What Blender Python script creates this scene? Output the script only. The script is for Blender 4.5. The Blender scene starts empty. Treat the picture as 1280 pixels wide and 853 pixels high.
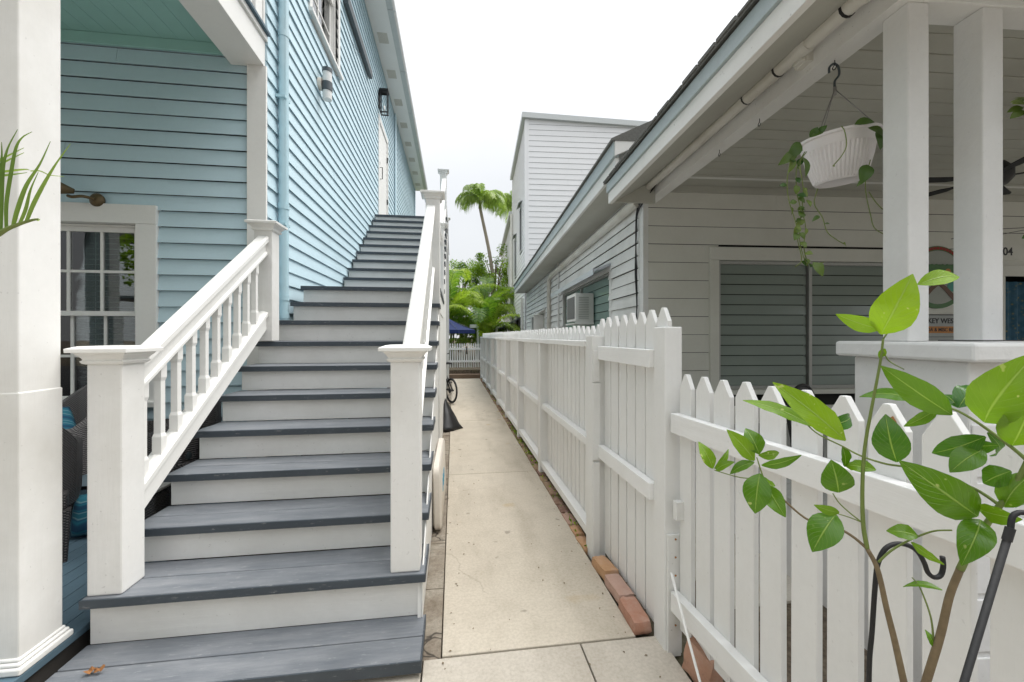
import bpy, bmesh, math, random
from mathutils import Matrix, Vector, Euler
random.seed(7)
S = bpy.context.scene
COL = S.collection
R = math.radians
I4 = Matrix.Identity(4)
# ---------------------------------------------------------------- camera
CAMH = 1.4
YAW = R(7.99)
cam_d = bpy.data.cameras.new('camera'); cam = bpy.data.objects.new('camera', cam_d); COL.objects.link(cam)
cam.location = (0, 0, CAMH); cam.rotation_euler = (R(90), 0, -YAW)
cam_d.lens = 14.625; cam_d.sensor_width = 36; cam_d.shift_y = -0.0051
cam_d.clip_start = 0.05; cam_d.clip_end = 800
S.camera = cam
def at(px, py, z):
    """point z metres in front of the viewpoint along a sight line of the survey photo"""
    u = (px-640)/520.0; v = -(py-420)/520.0
    return Vector((z*(math.sin(YAW)+u*math.cos(YAW)), z*(math.cos(YAW)-u*math.sin(YAW)), CAMH+v*z))

# ---------------------------------------------------------------- materials
def _mat(name):
    m = bpy.data.materials.new(name); m.use_nodes = True
    nt = m.node_tree; b = nt.nodes['Principled BSDF']
    return m, nt, b
def N(nt, t, **kw):
    n = nt.nodes.new(t)
    for k, v in kw.items():
        if k in n.inputs: n.inputs[k].default_value = v
        else: setattr(n, k, v)
    return n
def c4(c): return (c[0], c[1], c[2], 1)
def coords(nt, scale=(1,1,1)):
    tc = N(nt, 'ShaderNodeTexCoord'); mp = N(nt, 'ShaderNodeMapping'); mp.inputs['Scale'].default_value = scale
    nt.links.new(tc.outputs['Object'], mp.inputs['Vector']); return mp.outputs['Vector']
def noise(nt, vec, scale, detail=4, rough=.55):
    n = N(nt, 'ShaderNodeTexNoise'); n.inputs['Scale'].default_value = scale; n.inputs['Detail'].default_value = detail
    n.inputs['Roughness'].default_value = rough; nt.links.new(vec, n.inputs['Vector']); return n.outputs['Fac']
def ramp(nt, fac, stops):
    r = N(nt, 'ShaderNodeValToRGB'); e = r.color_ramp.elements
    e[0].position, e[0].color = stops[0][0], c4(stops[0][1]); e[1].position, e[1].color = stops[-1][0], c4(stops[-1][1])
    for p, c in stops[1:-1]:
        k = e.new(p); k.color = c4(c)
    nt.links.new(fac, r.inputs['Fac']); return r.outputs['Color']
def mixc(nt, fac, a, b, mode='MIX'):
    m = N(nt, 'ShaderNodeMix'); m.data_type = 'RGBA'; m.blend_type = mode
    for s, i in ((fac, 0), (a, 6), (b, 7)):
        if hasattr(s, 'links') or hasattr(s, 'is_linked'): nt.links.new(s, m.inputs[i])
        else: m.inputs[i].default_value = s if i == 0 else c4(s)
    return m.outputs[2]
def bump(nt, b, h, strength=.3, dist=.01, prev=None):
    n = N(nt, 'ShaderNodeBump'); n.inputs['Strength'].default_value = strength; n.inputs['Distance'].default_value = dist
    nt.links.new(h, n.inputs['Height'])
    if prev is not None: nt.links.new(prev, n.inputs['Normal'])
    nt.links.new(n.outputs['Normal'], b.inputs['Normal']); return n.outputs['Normal']
def mathn(nt, op, a, b=0.0):
    n = N(nt, 'ShaderNodeMath'); n.operation = op
    for i, s in enumerate((a, b)):
        if hasattr(s, 'is_linked'): nt.links.new(s, n.inputs[i])
        else: n.inputs[i].default_value = s
    return n.outputs[0]
def paint(name, col, dirt=(.45,.43,.38), dirt_amt=.25, rough=.5, grain=(1,1,1), grain_s=.25, spots=.0, vary=.05):
    m, nt, b = _mat(name)
    v = coords(nt)
    big = noise(nt, v, 1.7, 5); fine = noise(nt, v, 35, 5, .65)
    oi = N(nt, 'ShaderNodeObjectInfo')
    d = mathn(nt, 'MULTIPLY', ramp(nt, big, [(.42, (0,0,0)), (.78, (1,1,1))]), dirt_amt)
    c = mixc(nt, d, col, dirt)
    c = mixc(nt, mathn(nt, 'MULTIPLY', oi.outputs['Random'], vary*2), c, tuple(x*.8 for x in col))
    f2 = ramp(nt, fine, [(.3, (.965,.965,.965)), (.7, (1,1,1))])
    c = mixc(nt, 1.0, c, f2, 'MULTIPLY')
    if spots:
        sp = noise(nt, coords(nt), 60, 2, .5)
        c = mixc(nt, mathn(nt, 'MULTIPLY', ramp(nt, sp, [(.70, (0,0,0)), (.76, (1,1,1))]), spots), c, (.12,.10,.08))
    nt.links.new(c, b.inputs['Base Color'])
    rr = ramp(nt, fine, [(0, (rough-.1,)*3), (1, (min(1, rough+.15),)*3)]); nt.links.new(rr, b.inputs['Roughness'])
    g = noise(nt, coords(nt, grain), 14, 6, .6)
    bump(nt, b, g, grain_s, .006)
    return m
def flat(name, col, rough=.5, metal=0, bumpk=0, bs=40, var=.1):
    m, nt, b = _mat(name)
    v = coords(nt); f = noise(nt, v, bs, 4)
    c = mixc(nt, f, tuple(x*(1-var) for x in col), tuple(min(1, x*(1+var)) for x in col))
    nt.links.new(c, b.inputs['Base Color']); b.inputs['Roughness'].default_value = rough; b.inputs['Metallic'].default_value = metal
    if bumpk: bump(nt, b, f, bumpk, .004)
    return m
M = {}
M['white'] = paint('white_paint', (.82,.815,.79), dirt=(.68,.665,.62), dirt_amt=.3, rough=.42, grain_s=.12)
M['white_old'] = paint('weathered_white_paint', (.77,.77,.75), dirt=(.48,.46,.42), dirt_amt=.45, rough=.6, grain=(1,1,.12), grain_s=.45, spots=.35)
M['fence'] = paint('fence_paint', (.76,.76,.745), dirt=(.55,.54,.50), dirt_amt=.3, rough=.6, grain=(2,2,.12), grain_s=.4, spots=.12, vary=.09)
M['rail'] = paint('fence_rail_paint', (.80,.80,.79), dirt=(.5,.49,.45), dirt_amt=.3, rough=.6, grain=(2,.15,2), grain_s=.4, spots=.12)
M['riser'] = paint('scuffed_riser_paint', (.80,.795,.77), dirt=(.52,.50,.46), dirt_amt=.5, rough=.5, grain=(.2,2,2), grain_s=.35, spots=.25)
M['column'] = paint('weathered_column_paint', (.79,.785,.765), dirt=(.50,.48,.43), dirt_amt=.7, rough=.6, grain=(2,2,.15), grain_s=.35, spots=.2)
M['ceil_trim'] = flat('beige_vent', (.60,.58,.52), .6)
M['masonry'] = paint('painted_masonry', (.78,.78,.77), dirt=(.5,.49,.46), dirt_amt=.3, rough=.7, grain_s=.7, spots=.1)
M['blue'] = paint('pale_blue_paint', (.545,.705,.775), dirt=(.46,.60,.66), dirt_amt=.5, rough=.5, grain=(.2,.2,3), grain_s=.18)
M['teal'] = paint('teal_ceiling_paint', (.33,.57,.53), dirt=(.25,.45,.42), dirt_amt=.3, rough=.5, grain_s=.1)
M['grey_clap'] = paint('grey_white_siding', (.76,.765,.75), dirt=(.45,.45,.42), dirt_amt=.5, rough=.65, grain=(.15,.15,3), grain_s=.5, spots=.25)
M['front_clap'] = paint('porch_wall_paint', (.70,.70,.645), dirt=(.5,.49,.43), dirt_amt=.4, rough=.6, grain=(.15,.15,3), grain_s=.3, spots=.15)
M['far_clap'] = paint('bright_white_siding', (.82,.82,.82), dirt=(.7,.7,.7), dirt_amt=.2, rough=.5, grain=(.2,.2,3), grain_s=.1)
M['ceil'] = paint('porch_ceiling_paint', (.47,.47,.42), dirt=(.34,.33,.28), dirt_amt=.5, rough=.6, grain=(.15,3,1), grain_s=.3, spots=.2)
M['drip'] = flat('blue_grey_fascia_paint', (.38,.44,.455), .5, 0, .15)
M['shingle'] = flat('roof_shingle', (.13,.13,.12), .9, 0, .8, 60, .4)
M['porch_deck'] = paint('blue_grey_deck_paint', (.085,.14,.18), dirt=(.05,.08,.10), dirt_amt=.5, rough=.5, grain=(3,.15,1), grain_s=.4)
def tread_mat(name, base, worn):
    m, nt, b = _mat(name)
    v = coords(nt, (1.2, 9, 4)); f = noise(nt, v, 2.6, 8, .7); big = noise(nt, coords(nt), 2.2, 4)
    sp = noise(nt, coords(nt, (1,4,4)), 18, 5, .7)
    c = mixc(nt, ramp(nt, f, [(.3, (0,0,0)), (.75, (1,1,1))]), base, worn)
    c = mixc(nt, mathn(nt, 'MULTIPLY', ramp(nt, big, [(.4, (0,0,0)), (.7, (1,1,1))]), .45), c, tuple(x*.72 for x in base))
    c = mixc(nt, mathn(nt, 'MULTIPLY', ramp(nt, sp, [(.60, (0,0,0)), (.70, (1,1,1))]), .5), c, (.33,.34,.34))
    nt.links.new(c, b.inputs['Base Color'])
    nt.links.new(ramp(nt, f, [(0, (.42,)*3), (1, (.68,)*3)]), b.inputs['Roughness'])
    bump(nt, b, noise(nt, coords(nt, (.6, 12, 6)), 9, 6, .65), .4, .004)
    return m
M['tread'] = tread_mat('grey_deck_paint', (.12,.135,.155), (.25,.26,.275))
M['nosing'] = tread_mat('dark_nosing_paint', (.042,.055,.07), (.062,.076,.09))
def concrete(name, a, bcol, stain, rust=0.0):
    m, nt, b = _mat(name)
    v = coords(nt); big = noise(nt, v, .9, 6, .6); mid = noise(nt, v, 5, 6, .65); fine = noise(nt, v, 70, 5, .7)
    st = noise(nt, coords(nt, (2.2,.5,1)), 1.6, 7, .62)
    c = mixc(nt, ramp(nt, big, [(.3, (0,0,0)), (.7, (1,1,1))]), a, bcol)
    c = mixc(nt, mathn(nt, 'MULTIPLY', ramp(nt, mid, [(.45, (0,0,0)), (.8, (1,1,1))]), .35), c, stain)
    c = mixc(nt, mathn(nt, 'MULTIPLY', ramp(nt, st, [(.50, (0,0,0)), (.72, (1,1,1))]), .5), c, stain)
    c = mixc(nt, 1.0, c, ramp(nt, fine, [(.25, (.78,.77,.75)), (.6, (1,1,1))]), 'MULTIPLY')
    s2 = noise(nt, coords(nt), 9, 2, .4)
    c = mixc(nt, mathn(nt, 'MULTIPLY', ramp(nt, s2, [(.72, (0,0,0)), (.76, (1,1,1))]), .55), c, tuple(x*.45 for x in stain))
    s3 = noise(nt, coords(nt), 3.1, 2, .4)
    c = mixc(nt, mathn(nt, 'MULTIPLY', ramp(nt, s3, [(.68, (0,0,0)), (.78, (1,1,1))]), .5), c, (.42,.27,.09))
    vo = N(nt, 'ShaderNodeTexVoronoi'); vo.feature = 'DISTANCE_TO_EDGE'; vo.inputs['Scale'].default_value = .55
    wv = N(nt, 'ShaderNodeTexNoise'); wv.inputs['Scale'].default_value = 2.2; wv.inputs['Detail'].default_value = 8; nt.links.new(v, wv.inputs['Vector'])
    nt.links.new(mixc(nt, .35, v, wv.outputs['Color']), vo.inputs['Vector'])
    cr = ramp(nt, vo.outputs['Distance'], [(.0006, (1,1,1)), (.0028, (0,0,0))]); mk = ramp(nt, noise(nt, v, 1.3, 2), [(.48, (0,0,0)), (.56, (1,1,1))])
    c = mixc(nt, mathn(nt, 'MULTIPLY', mathn(nt, 'MULTIPLY', cr, mk), .28), c, (.18,.15,.11))
    nt.links.new(c, b.inputs['Base Color']); b.inputs['Roughness'].default_value = .88
    nm = bump(nt, b, fine, .25, .003); bump(nt, b, mid, .25, .01, nm)
    return m
M['path'] = concrete('path_concrete', (.50,.445,.36), (.58,.52,.43), (.33,.285,.22))
M['walk'] = concrete('walk_concrete', (.49,.445,.375), (.56,.51,.44), (.34,.30,.245))
def old_conc():
    m, nt, b = _mat('old_stained_concrete')
    v = coords(nt); mid = noise(nt, v, 4, 8, .7); fine = noise(nt, v, 45, 6, .75)
    c = ramp(nt, mid, [(.25, (.12,.09,.06)), (.45, (.26,.215,.165)), (.62, (.37,.33,.27)), (.8, (.22,.18,.14))])
    c = mixc(nt, 1.0, c, ramp(nt, fine, [(.25, (.55,.53,.5)), (.65, (1,1,1))]), 'MULTIPLY')
    vo = N(nt, 'ShaderNodeTexVoronoi'); vo.feature = 'DISTANCE_TO_EDGE'; vo.inputs['Scale'].default_value = 2.0
    wv = N(nt, 'ShaderNodeTexNoise'); wv.inputs['Scale'].default_value = 5; nt.links.new(v, wv.inputs['Vector'])
    nt.links.new(mixc(nt, .45, v, wv.outputs['Color']), vo.inputs['Vector'])
    cr = ramp(nt, vo.outputs['Distance'], [(.004, (1,1,1)), (.02, (0,0,0))])
    c = mixc(nt, mathn(nt, 'MULTIPLY', cr, .85), c, (.03,.025,.02))
    nt.links.new(c, b.inputs['Base Color']); b.inputs['Roughness'].default_value = .92
    bump(nt, b, fine, .5, .008); return m
M['old_conc'] = old_conc()
def soil():
    m, nt, b = _mat('garden_soil'); v = coords(nt)
    f = noise(nt, v, 25, 8, .75); g = noise(nt, v, 2, 5)
    c = ramp(nt, f, [(.3, (.035,.027,.02)), (.5, (.13,.10,.07)), (.7, (.24,.20,.15))])
    c = mixc(nt, mathn(nt, 'MULTIPLY', ramp(nt, g, [(.5, (0,0,0)), (.7, (1,1,1))]), .4), c, (.06,.09,.03))
    nt.links.new(c, b.inputs['Base Color']); b.inputs['Roughness'].default_value = 1; bump(nt, b, f, .8, .02); return m
M['soil'] = soil()
def brick(name, c1, c2):
    m, nt, b = _mat(name); v = coords(nt); f = noise(nt, v, 14, 8, .7); g = noise(nt, v, 80, 4, .6); oi = N(nt, 'ShaderNodeObjectInfo')
    c = mixc(nt, oi.outputs['Random'], c1, c2)
    c = mixc(nt, mathn(nt, 'MULTIPLY', ramp(nt, f, [(.45, (0,0,0)), (.7, (1,1,1))]), .5), c, (.50,.38,.32))
    c = mixc(nt, mathn(nt, 'MULTIPLY', ramp(nt, f, [(.25, (1,1,1)), (.42, (0,0,0))]), .6), c, (.10,.07,.05))
    nt.links.new(c, b.inputs['Base Color']); b.inputs['Roughness'].default_value = .9; bump(nt, b, g, .5, .004); return m
M['brick'] = brick('red_brick', (.40,.20,.135), (.43,.25,.17))
M['brick_orange'] = brick('orange_brick', (.47,.27,.14), (.47,.27,.14))
M['brick_pink'] = brick('pink_brick', (.44,.28,.22), (.44,.28,.22))
M['brick_old'] = brick('old_dark_brick', (.20,.11,.08), (.30,.21,.12))
def glass(name, tint=(.75,.8,.8), refl=1.0):
    m, nt, b = _mat(name); nt.nodes.remove(b); out = nt.nodes['Material Output']
    fr = N(nt, 'ShaderNodeFresnel'); fr.inputs['IOR'].default_value = 1.6
    tr = N(nt, 'ShaderNodeBsdfTransparent'); tr.inputs['Color'].default_value = c4(tint)
    gl = N(nt, 'ShaderNodeBsdfGlossy'); gl.inputs['Roughness'].default_value = .015
    mx = N(nt, 'ShaderNodeMixShader'); nt.links.new(mathn(nt, 'MULTIPLY', fr.outputs[0], 1.6*refl), mx.inputs[0])
    n = N(nt, 'ShaderNodeBump'); n.inputs['Strength'].default_value = .02; n.inputs['Distance'].default_value = .02
    nt.links.new(noise(nt, coords(nt), 3, 2), n.inputs['Height']); nt.links.new(n.outputs['Normal'], gl.inputs['Normal'])
    nt.links.new(tr.outputs[0], mx.inputs[1]); nt.links.new(gl.outputs[0], mx.inputs[2]); nt.links.new(mx.outputs[0], out.inputs[0])
    return m
M['glass'] = glass('window_glass')
M['dark'] = flat('dark_interior', (.012,.012,.012), .9)
M['blind'] = flat('white_blind_slat', (.62,.62,.58), .5)
def louvre():
    m, nt, b = _mat('obscured_louvre_glass'); v = coords(nt)
    f = noise(nt, coords(nt, (1,1,1)), 90, 3); g = noise(nt, v, 1.5, 3)
    nt.links.new(mixc(nt, g, (.22,.265,.24), (.27,.315,.285)), b.inputs['Base Color'])
    b.inputs['Roughness'].default_value = .13; b.inputs['Specular IOR Level'].default_value = .7
    bump(nt, b, f, .06, .003); return m
M['louvre'] = louvre()
M['louvre_side'] = flat('green_louvre_glass', (.23,.34,.31), .18)
M['alu'] = flat('dull_aluminium', (.42,.42,.40), .45, .6, .1)
M['black'] = flat('black_metal', (.008,.008,.009), .6, .0, .15, 120)
M['black_matt'] = flat('black_rubber', (.02,.02,.021), .7, 0, .1)
M['char'] = flat('charcoal_metal', (.06,.075,.085), .45)
M['galv'] = flat('galvanised_gutter', (.50,.52,.51), .4, .3, .15, 20)
M['pvc'] = paint('painted_pipe', (.68,.67,.62), dirt=(.42,.38,.30), dirt_amt=.7, rough=.45, grain_s=.15, spots=.2)
M['blue_pipe'] = paint('blue_painted_pipe', (.42,.61,.68), dirt=(.5,.6,.63), dirt_amt=.5, rough=.35, grain_s=.05)
M['terracotta'] = flat('terracotta', (.45,.18,.09), .8, 0, .3)
def wicker(name, c):
    m, nt, b = _mat(name)
    tc = N(nt, 'ShaderNodeTexCoord'); s = N(nt, 'ShaderNodeSeparateXYZ'); nt.links.new(tc.outputs['Object'], s.inputs[0])
    h = mathn(nt, 'ADD', s.outputs['X'], s.outputs['Y'])
    a1 = mathn(nt, 'SINE', mathn(nt, 'MULTIPLY', h, 260)); a2 = mathn(nt, 'SINE', mathn(nt, 'MULTIPLY', s.outputs['Z'], 420))
    w = mathn(nt, 'MULTIPLY', a1, a2)
    c_ = ramp(nt, mathn(nt, 'ADD', mathn(nt, 'MULTIPLY', w, .5), .5), [(.2, tuple(x*.3 for x in c)), (.8, c)])
    nt.links.new(c_, b.inputs['Base Color']); b.inputs['Roughness'].default_value = .45
    bump(nt, b, w, .9, .004); return m
M['wicker'] = wicker('grey_wicker', (.20,.19,.19))
M['wicker_dark'] = wicker('dark_wicker', (.06,.055,.055))
M['cushion'] = flat('dark_cushion_fabric', (.03,.045,.05), .9, 0, .3, 300)
def swirl():
    m, nt, b = _mat('blue_swirl_fabric'); w = N(nt, 'ShaderNodeTexWave'); w.wave_type = 'RINGS'; w.inputs['Scale'].default_value = 4.5; w.inputs['Distortion'].default_value = 3
    nt.links.new(coords(nt), w.inputs['Vector'])
    nt.links.new(ramp(nt, w.outputs['Fac'], [(.1, (.01,.07,.14)), (.35, (.015,.17,.24)), (.6, (.01,.09,.17)), (.8, (.16,.32,.35)), (.9, (.02,.15,.21))]), b.inputs['Base Color'])  # pattern colours darkened to stand for the porch shade
    b.inputs['Roughness'].default_value = .85; return m
M['swirl'] = swirl()
M['navy'] = flat('navy_canvas', (.006,.02,.10), .8, 0, .2)
def leafmat(name, a, bcol, trans=.45, uvveins=False, rough=.38):
    m, nt, b = _mat(name); out = nt.nodes['Material Output']; v = coords(nt)
    f = noise(nt, v, 3 if not uvveins else 9, 3); g = noise(nt, v, 30, 3)
    at_ = N(nt, 'ShaderNodeAttribute'); at_.attribute_name = 'tone'
    c = mixc(nt, at_.outputs['Fac'], a, bcol)
    c = mixc(nt, 1.0, c, ramp(nt, f, [(.3, (.75,.8,.7)), (.7, (1.1,1.1,1.05))]), 'MULTIPLY')
    if uvveins:
        uv = N(nt, 'ShaderNodeUVMap'); s = N(nt, 'ShaderNodeSeparateXYZ'); nt.links.new(uv.outputs[0], s.inputs[0])
        off = mathn(nt, 'ABSOLUTE', mathn(nt, 'SUBTRACT', s.outputs[1], .5))
        mid = ramp(nt, off, [(.012, (1,1,1)), (.035, (0,0,0))])
        ph = mathn(nt, 'SUBTRACT', mathn(nt, 'MULTIPLY', s.outputs[0], 9.0), mathn(nt, 'MULTIPLY', off, 6.0))
        tri = mathn(nt, 'ABSOLUTE', mathn(nt, 'SUBTRACT', mathn(nt, 'FRACT', ph), .5))
        side = ramp(nt, tri, [(.0, (1,1,1)), (.09, (0,0,0))])
        vein = mathn(nt, 'MAXIMUM', mid, mathn(nt, 'MULTIPLY', side, .28))
        c = mixc(nt, mathn(nt, 'MULTIPLY', vein, .75), c, (.36,.50,.12))
        sp = noise(nt, v, 110, 1, .3); spm = noise(nt, v, 14, 2)
        k = mathn(nt, 'MULTIPLY', ramp(nt, sp, [(.70, (0,0,0)), (.75, (1,1,1))]), ramp(nt, spm, [(.5, (0,0,0)), (.6, (1,1,1))]))
        c = mixc(nt, mathn(nt, 'MULTIPLY', k, .7), c, (.6,.62,.25))
        nh = bump(nt, b, vein, .7, .0016); bump(nt, b, g, .15, .002, nh)
    nt.links.new(c, b.inputs['Base Color']); b.inputs['Roughness'].default_value = rough
    tl = N(nt, 'ShaderNodeBsdfTranslucent'); nt.links.new(mixc(nt, 1.0, c, (1.0,1.15,.45), 'MULTIPLY'), tl.inputs['Color'])
    mx = N(nt, 'ShaderNodeMixShader'); mx.inputs[0].default_value = trans
    nt.links.new(b.outputs[0], mx.inputs[1]); nt.links.new(tl.outputs[0], mx.inputs[2]); nt.links.new(mx.outputs[0], out.inputs[0])
    return m
M['citrus'] = leafmat('citrus_leaf', (.032,.145,.010), (.31,.47,.025), .36, True, .24)
M['palm'] = leafmat('palm_leaf', (.12,.20,.05), (.40,.50,.14), .4)
M['palm_far'] = leafmat('areca_leaf', (.08,.19,.03), (.50,.60,.10), .5)
M['pothos'] = leafmat('pothos_leaf', (.035,.11,.02), (.22,.28,.07), .3)
M['broad'] = leafmat('broad_leaf', (.05,.14,.02), (.42,.56,.05), .5)
M['stem'] = flat('green_stem', (.15,.20,.045), .6, 0, .4, 60, .3)
M['bark'] = flat('brown_bark', (.17,.125,.07), .8, 0, .6, 70, .35)
M['trunk'] = flat('palm_trunk', (.30,.26,.21), .9, 0, .6, 12, .3)
M['basket'] = paint('white_plastic_pot', (.80,.77,.78), dirt=(.45,.40,.36), dirt_amt=.45, rough=.4, grain_s=.08)
M['plastic'] = flat('cream_plastic', (.74,.68,.60), .35)
M['blue_print'] = flat('blue_lettering', (.05,.35,.55), .5)
M['lampglass'] = flat('frosted_lamp_glass', (.72,.72,.70), .3)
M['bronze'] = flat('aged_bronze', (.14,.10,.05), .5, .4, .4)
M['tarp'] = flat('black_tarpaulin', (.012,.012,.013), .35, 0, .6, 9)
M['mesh'] = flat('dark_chair_mesh', (.02,.02,.02), .5, 0, .8, 150)
M['rust'] = flat('rust', (.35,.16,.05), .9)
M['wire'] = flat('steel_wire', (.30,.29,.28), .4, .5)
def floral():
    m, nt, b = _mat('floral_curtain'); v = N(nt, 'ShaderNodeTexVoronoi'); v.inputs['Scale'].default_value = 22; nt.links.new(coords(nt), v.inputs['Vector'])
    n = noise(nt, coords(nt), 11, 4)
    c = ramp(nt, v.outputs['Distance'], [(.15, (.22,.20,.10)), (.3, (.05,.12,.16)), (.6, (.03,.10,.16))])
    c = mixc(nt, ramp(nt, n, [(.45, (0,0,0)), (.6, (1,1,1))]), c, (.05,.13,.20)); nt.links.new(c, b.inputs['Base Color']); b.inputs['Roughness'].default_value = .9; return m
M['floral'] = floral()
for k, c in (('s_white', (.34,.36,.32)), ('s_green', (.06,.16,.05)), ('s_red', (.32,.03,.02)), ('s_brown', (.13,.06,.03)), ('s_black', (.02,.02,.02)), ('s_orange', (.50,.20,.04)), ('s_teal', (.05,.28,.22)), ('s_grey', (.35,.37,.36)), ('s_yellow', (.6,.45,.08)), ('s_blue', (.05,.14,.32))):
    M[k] = flat('sign_' + k[2:], c, .5)
EXPO = 1.02
# ---------------------------------------------------------------- builders
W = {}
class MB:
    def __init__(s, F=None):
        s.bm = bmesh.new(); s.F = F or I4; s.tone = 0.0; s.T = None
        s.tl = s.bm.faces.layers.float.new('tone'); s.uv = s.bm.loops.layers.uv.new('UVMap')
    def v(s, p):
        p = Vector(p)
        if s.T is not None: p = s.T @ p
        return s.bm.verts.new(p)
    def f(s, vs):
        try:
            fc = s.bm.faces.new(vs); fc[s.tl] = s.tone; return fc
        except ValueError: return None
    def hexa(s, p):   # 8 points: bottom 4 ccw, top 4 ccw
        v = [s.v(q) for q in p]
        for q in ((3,2,1,0), (4,5,6,7), (0,1,5,4), (1,2,6,5), (2,3,7,6), (3,0,4,7)): s.f([v[i] for i in q])
    def box(s, x0, x1, y0, y1, z0, z1):
        s.hexa([(x0,y0,z0),(x1,y0,z0),(x1,y1,z0),(x0,y1,z0),(x0,y0,z1),(x1,y0,z1),(x1,y1,z1),(x0,y1,z1)])
    def prism(s, pts, vec):
        vec = Vector(vec); a = [s.v(p) for p in pts]; b = [s.v(Vector(p)+vec) for p in pts]; n = len(pts)
        s.f(a[::-1]); s.f(b)
        for i in range(n): s.f([a[i], a[(i+1)%n], b[(i+1)%n], b[i]])
    def loft(s, rings, cap=True, closed=True):
        R_ = [[s.v(p) for p in r] for r in rings]; n = len(R_[0])
        for a, b in zip(R_, R_[1:]):
            for i in range(n if closed else n-1): s.f([a[i], a[(i+1)%n], b[(i+1)%n], b[i]])
        if cap: s.f(R_[0][::-1]); s.f(R_[-1])
    def sq(s, cx, cy, prof):   # prof: (half width, z)
        s.loft([[(cx-h,cy-h,z),(cx+h,cy-h,z),(cx+h,cy+h,z),(cx-h,cy+h,z)] for h, z in prof])
    def lathe(s, c, prof, n=24, M_=None, ry=None):
        rs = []
        for r, z in prof:
            ring = []
            for i in range(n):
                a = 2*math.pi*i/n; p = Vector((r*math.cos(a), r*math.sin(a), z))
                if M_ is not None: p = M_ @ p
                ring.append(Vector(c)+p)
            rs.append(ring)
        s.loft(rs)
    def tube(s, pts, r, n=8, cap=True):
        pts = [Vector(p) for p in pts]; k = len(pts)
        rr = r if isinstance(r, (list, tuple)) else [r]*k
        rings = []; up = None
        for i, p in enumerate(pts):
            d = (pts[min(i+1, k-1)] - pts[max(i-1, 0)])
            if d.length < 1e-9: d = Vector((0,0,1))
            d.normalize()
            if up is None: up = Vector((0,0,1)) if abs(d.z) < .9 else Vector((1,0,0))
            a = d.cross(up)
            if a.length < 1e-4: a = d.cross(Vector((0,1,0)))
            a.normalize(); b = a.cross(d); up = b
            rings.append([p + (a*math.cos(2*math.pi*j/n) + b*math.sin(2*math.pi*j/n))*rr[i] for j in range(n)])
        s.loft(rings, cap)
    def build(s, name, mat, parent=None, smooth=False, bevel=0, autos=None, solid=0):
        bm = s.bm
        bmesh.ops.recalc_face_normals(bm, faces=bm.faces[:]) if not solid == -1 else None
        me = bpy.data.meshes.new(name)
        if parent is None:
            bb = [s.F @ v.co for v in bm.verts]
            lo = [min(p[i] for p in bb) for i in range(3)]; hi = [max(p[i] for p in bb) for i in range(3)]
            base = Matrix.Translation(((lo[0]+hi[0])/2, (lo[1]+hi[1])/2, lo[2]))
            X = base.inverted() @ s.F
        else:
            base = W[parent.name]; X = base.inverted() @ s.F
        bm.transform(X)
        if smooth:
            for fc in bm.faces: fc.smooth = True
        bm.to_mesh(me); bm.free()
        me.materials.append(mat)
        o = bpy.data.objects.new(name, me); COL.objects.link(o)
        if parent is None: o.matrix_world = base; W[o.name] = base
        else: o.parent = parent; W[o.name] = base
        if bevel:
            b = o.modifiers.new('bevel', 'BEVEL'); b.width = bevel; b.segments = 2; b.limit_method = 'ANGLE'; b.angle_limit = R(40)
        if smooth and autos:
            e = o.modifiers.new('split', 'EDGE_SPLIT'); e.split_angle = R(autos)
        return o
def tag(o, label, cat=None, group=None, kind=None):
    if label: o['label'] = label
    if cat: o['category'] = cat
    if group: o['group'] = group
    if kind: o['kind'] = kind
    return o
def thing(name, label, cat, loc, rz=0, group=None, F=None):
    o = bpy.data.objects.new(name, None); COL.objects.link(o)
    m = (F or I4) @ Matrix.Translation(loc) @ Matrix.Rotation(rz, 4, 'Z')
    o.matrix_world = m; W[o.name] = m.copy(); o.empty_display_size = .2
    return tag(o, label, cat, group)
def bez(pts, n=10):
    """Catmull-Rom through points"""
    P = [Vector(p) for p in pts]; P = [2*P[0]-P[1]] + P + [2*P[-1]-P[-2]]; out = []
    for i in range(1, len(P)-2):
        for k in range(n):
            t = k/n; a, b, c, d = P[i-1], P[i], P[i+1], P[i+2]
            out.append(.5*((2*b)+(c-a)*t+(2*a-5*b+4*c-d)*t*t+(3*b-a-3*c+d)*t**3))
    out.append(P[-2]); return out
def text(body, size, mat, parent, org, xdir, updir, name='lettering', depth=.002, align='CENTER', F=None, sx=1.0):
    cu = bpy.data.curves.new('t', 'FONT'); cu.body = body; cu.size = size; cu.extrude = depth; cu.offset = size*.018; cu.align_x = align; cu.align_y = 'CENTER'
    to = bpy.data.objects.new('t', cu); COL.objects.link(to)
    dg = bpy.context.evaluated_depsgraph_get(); me = bpy.data.meshes.new_from_object(to.evaluated_get(dg))
    bpy.data.objects.remove(to); bpy.data.curves.remove(cu)
    x = Vector(xdir).normalized(); y = Vector(updir).normalized(); z = x.cross(y)
    m = Matrix(((x.x*sx,y.x,z.x,org[0]),(x.y*sx,y.y,z.y,org[1]),(x.z*sx,y.z,z.z,org[2]),(0,0,0,1)))
    me.transform(W[parent.name].inverted() @ (F or I4) @ m); me.name = name; me.materials.clear(); me.materials.append(mat)
    o = bpy.data.objects.new(name, me); COL.objects.link(o); o.parent = parent; W[o.name] = W[parent.name]; return o

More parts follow.
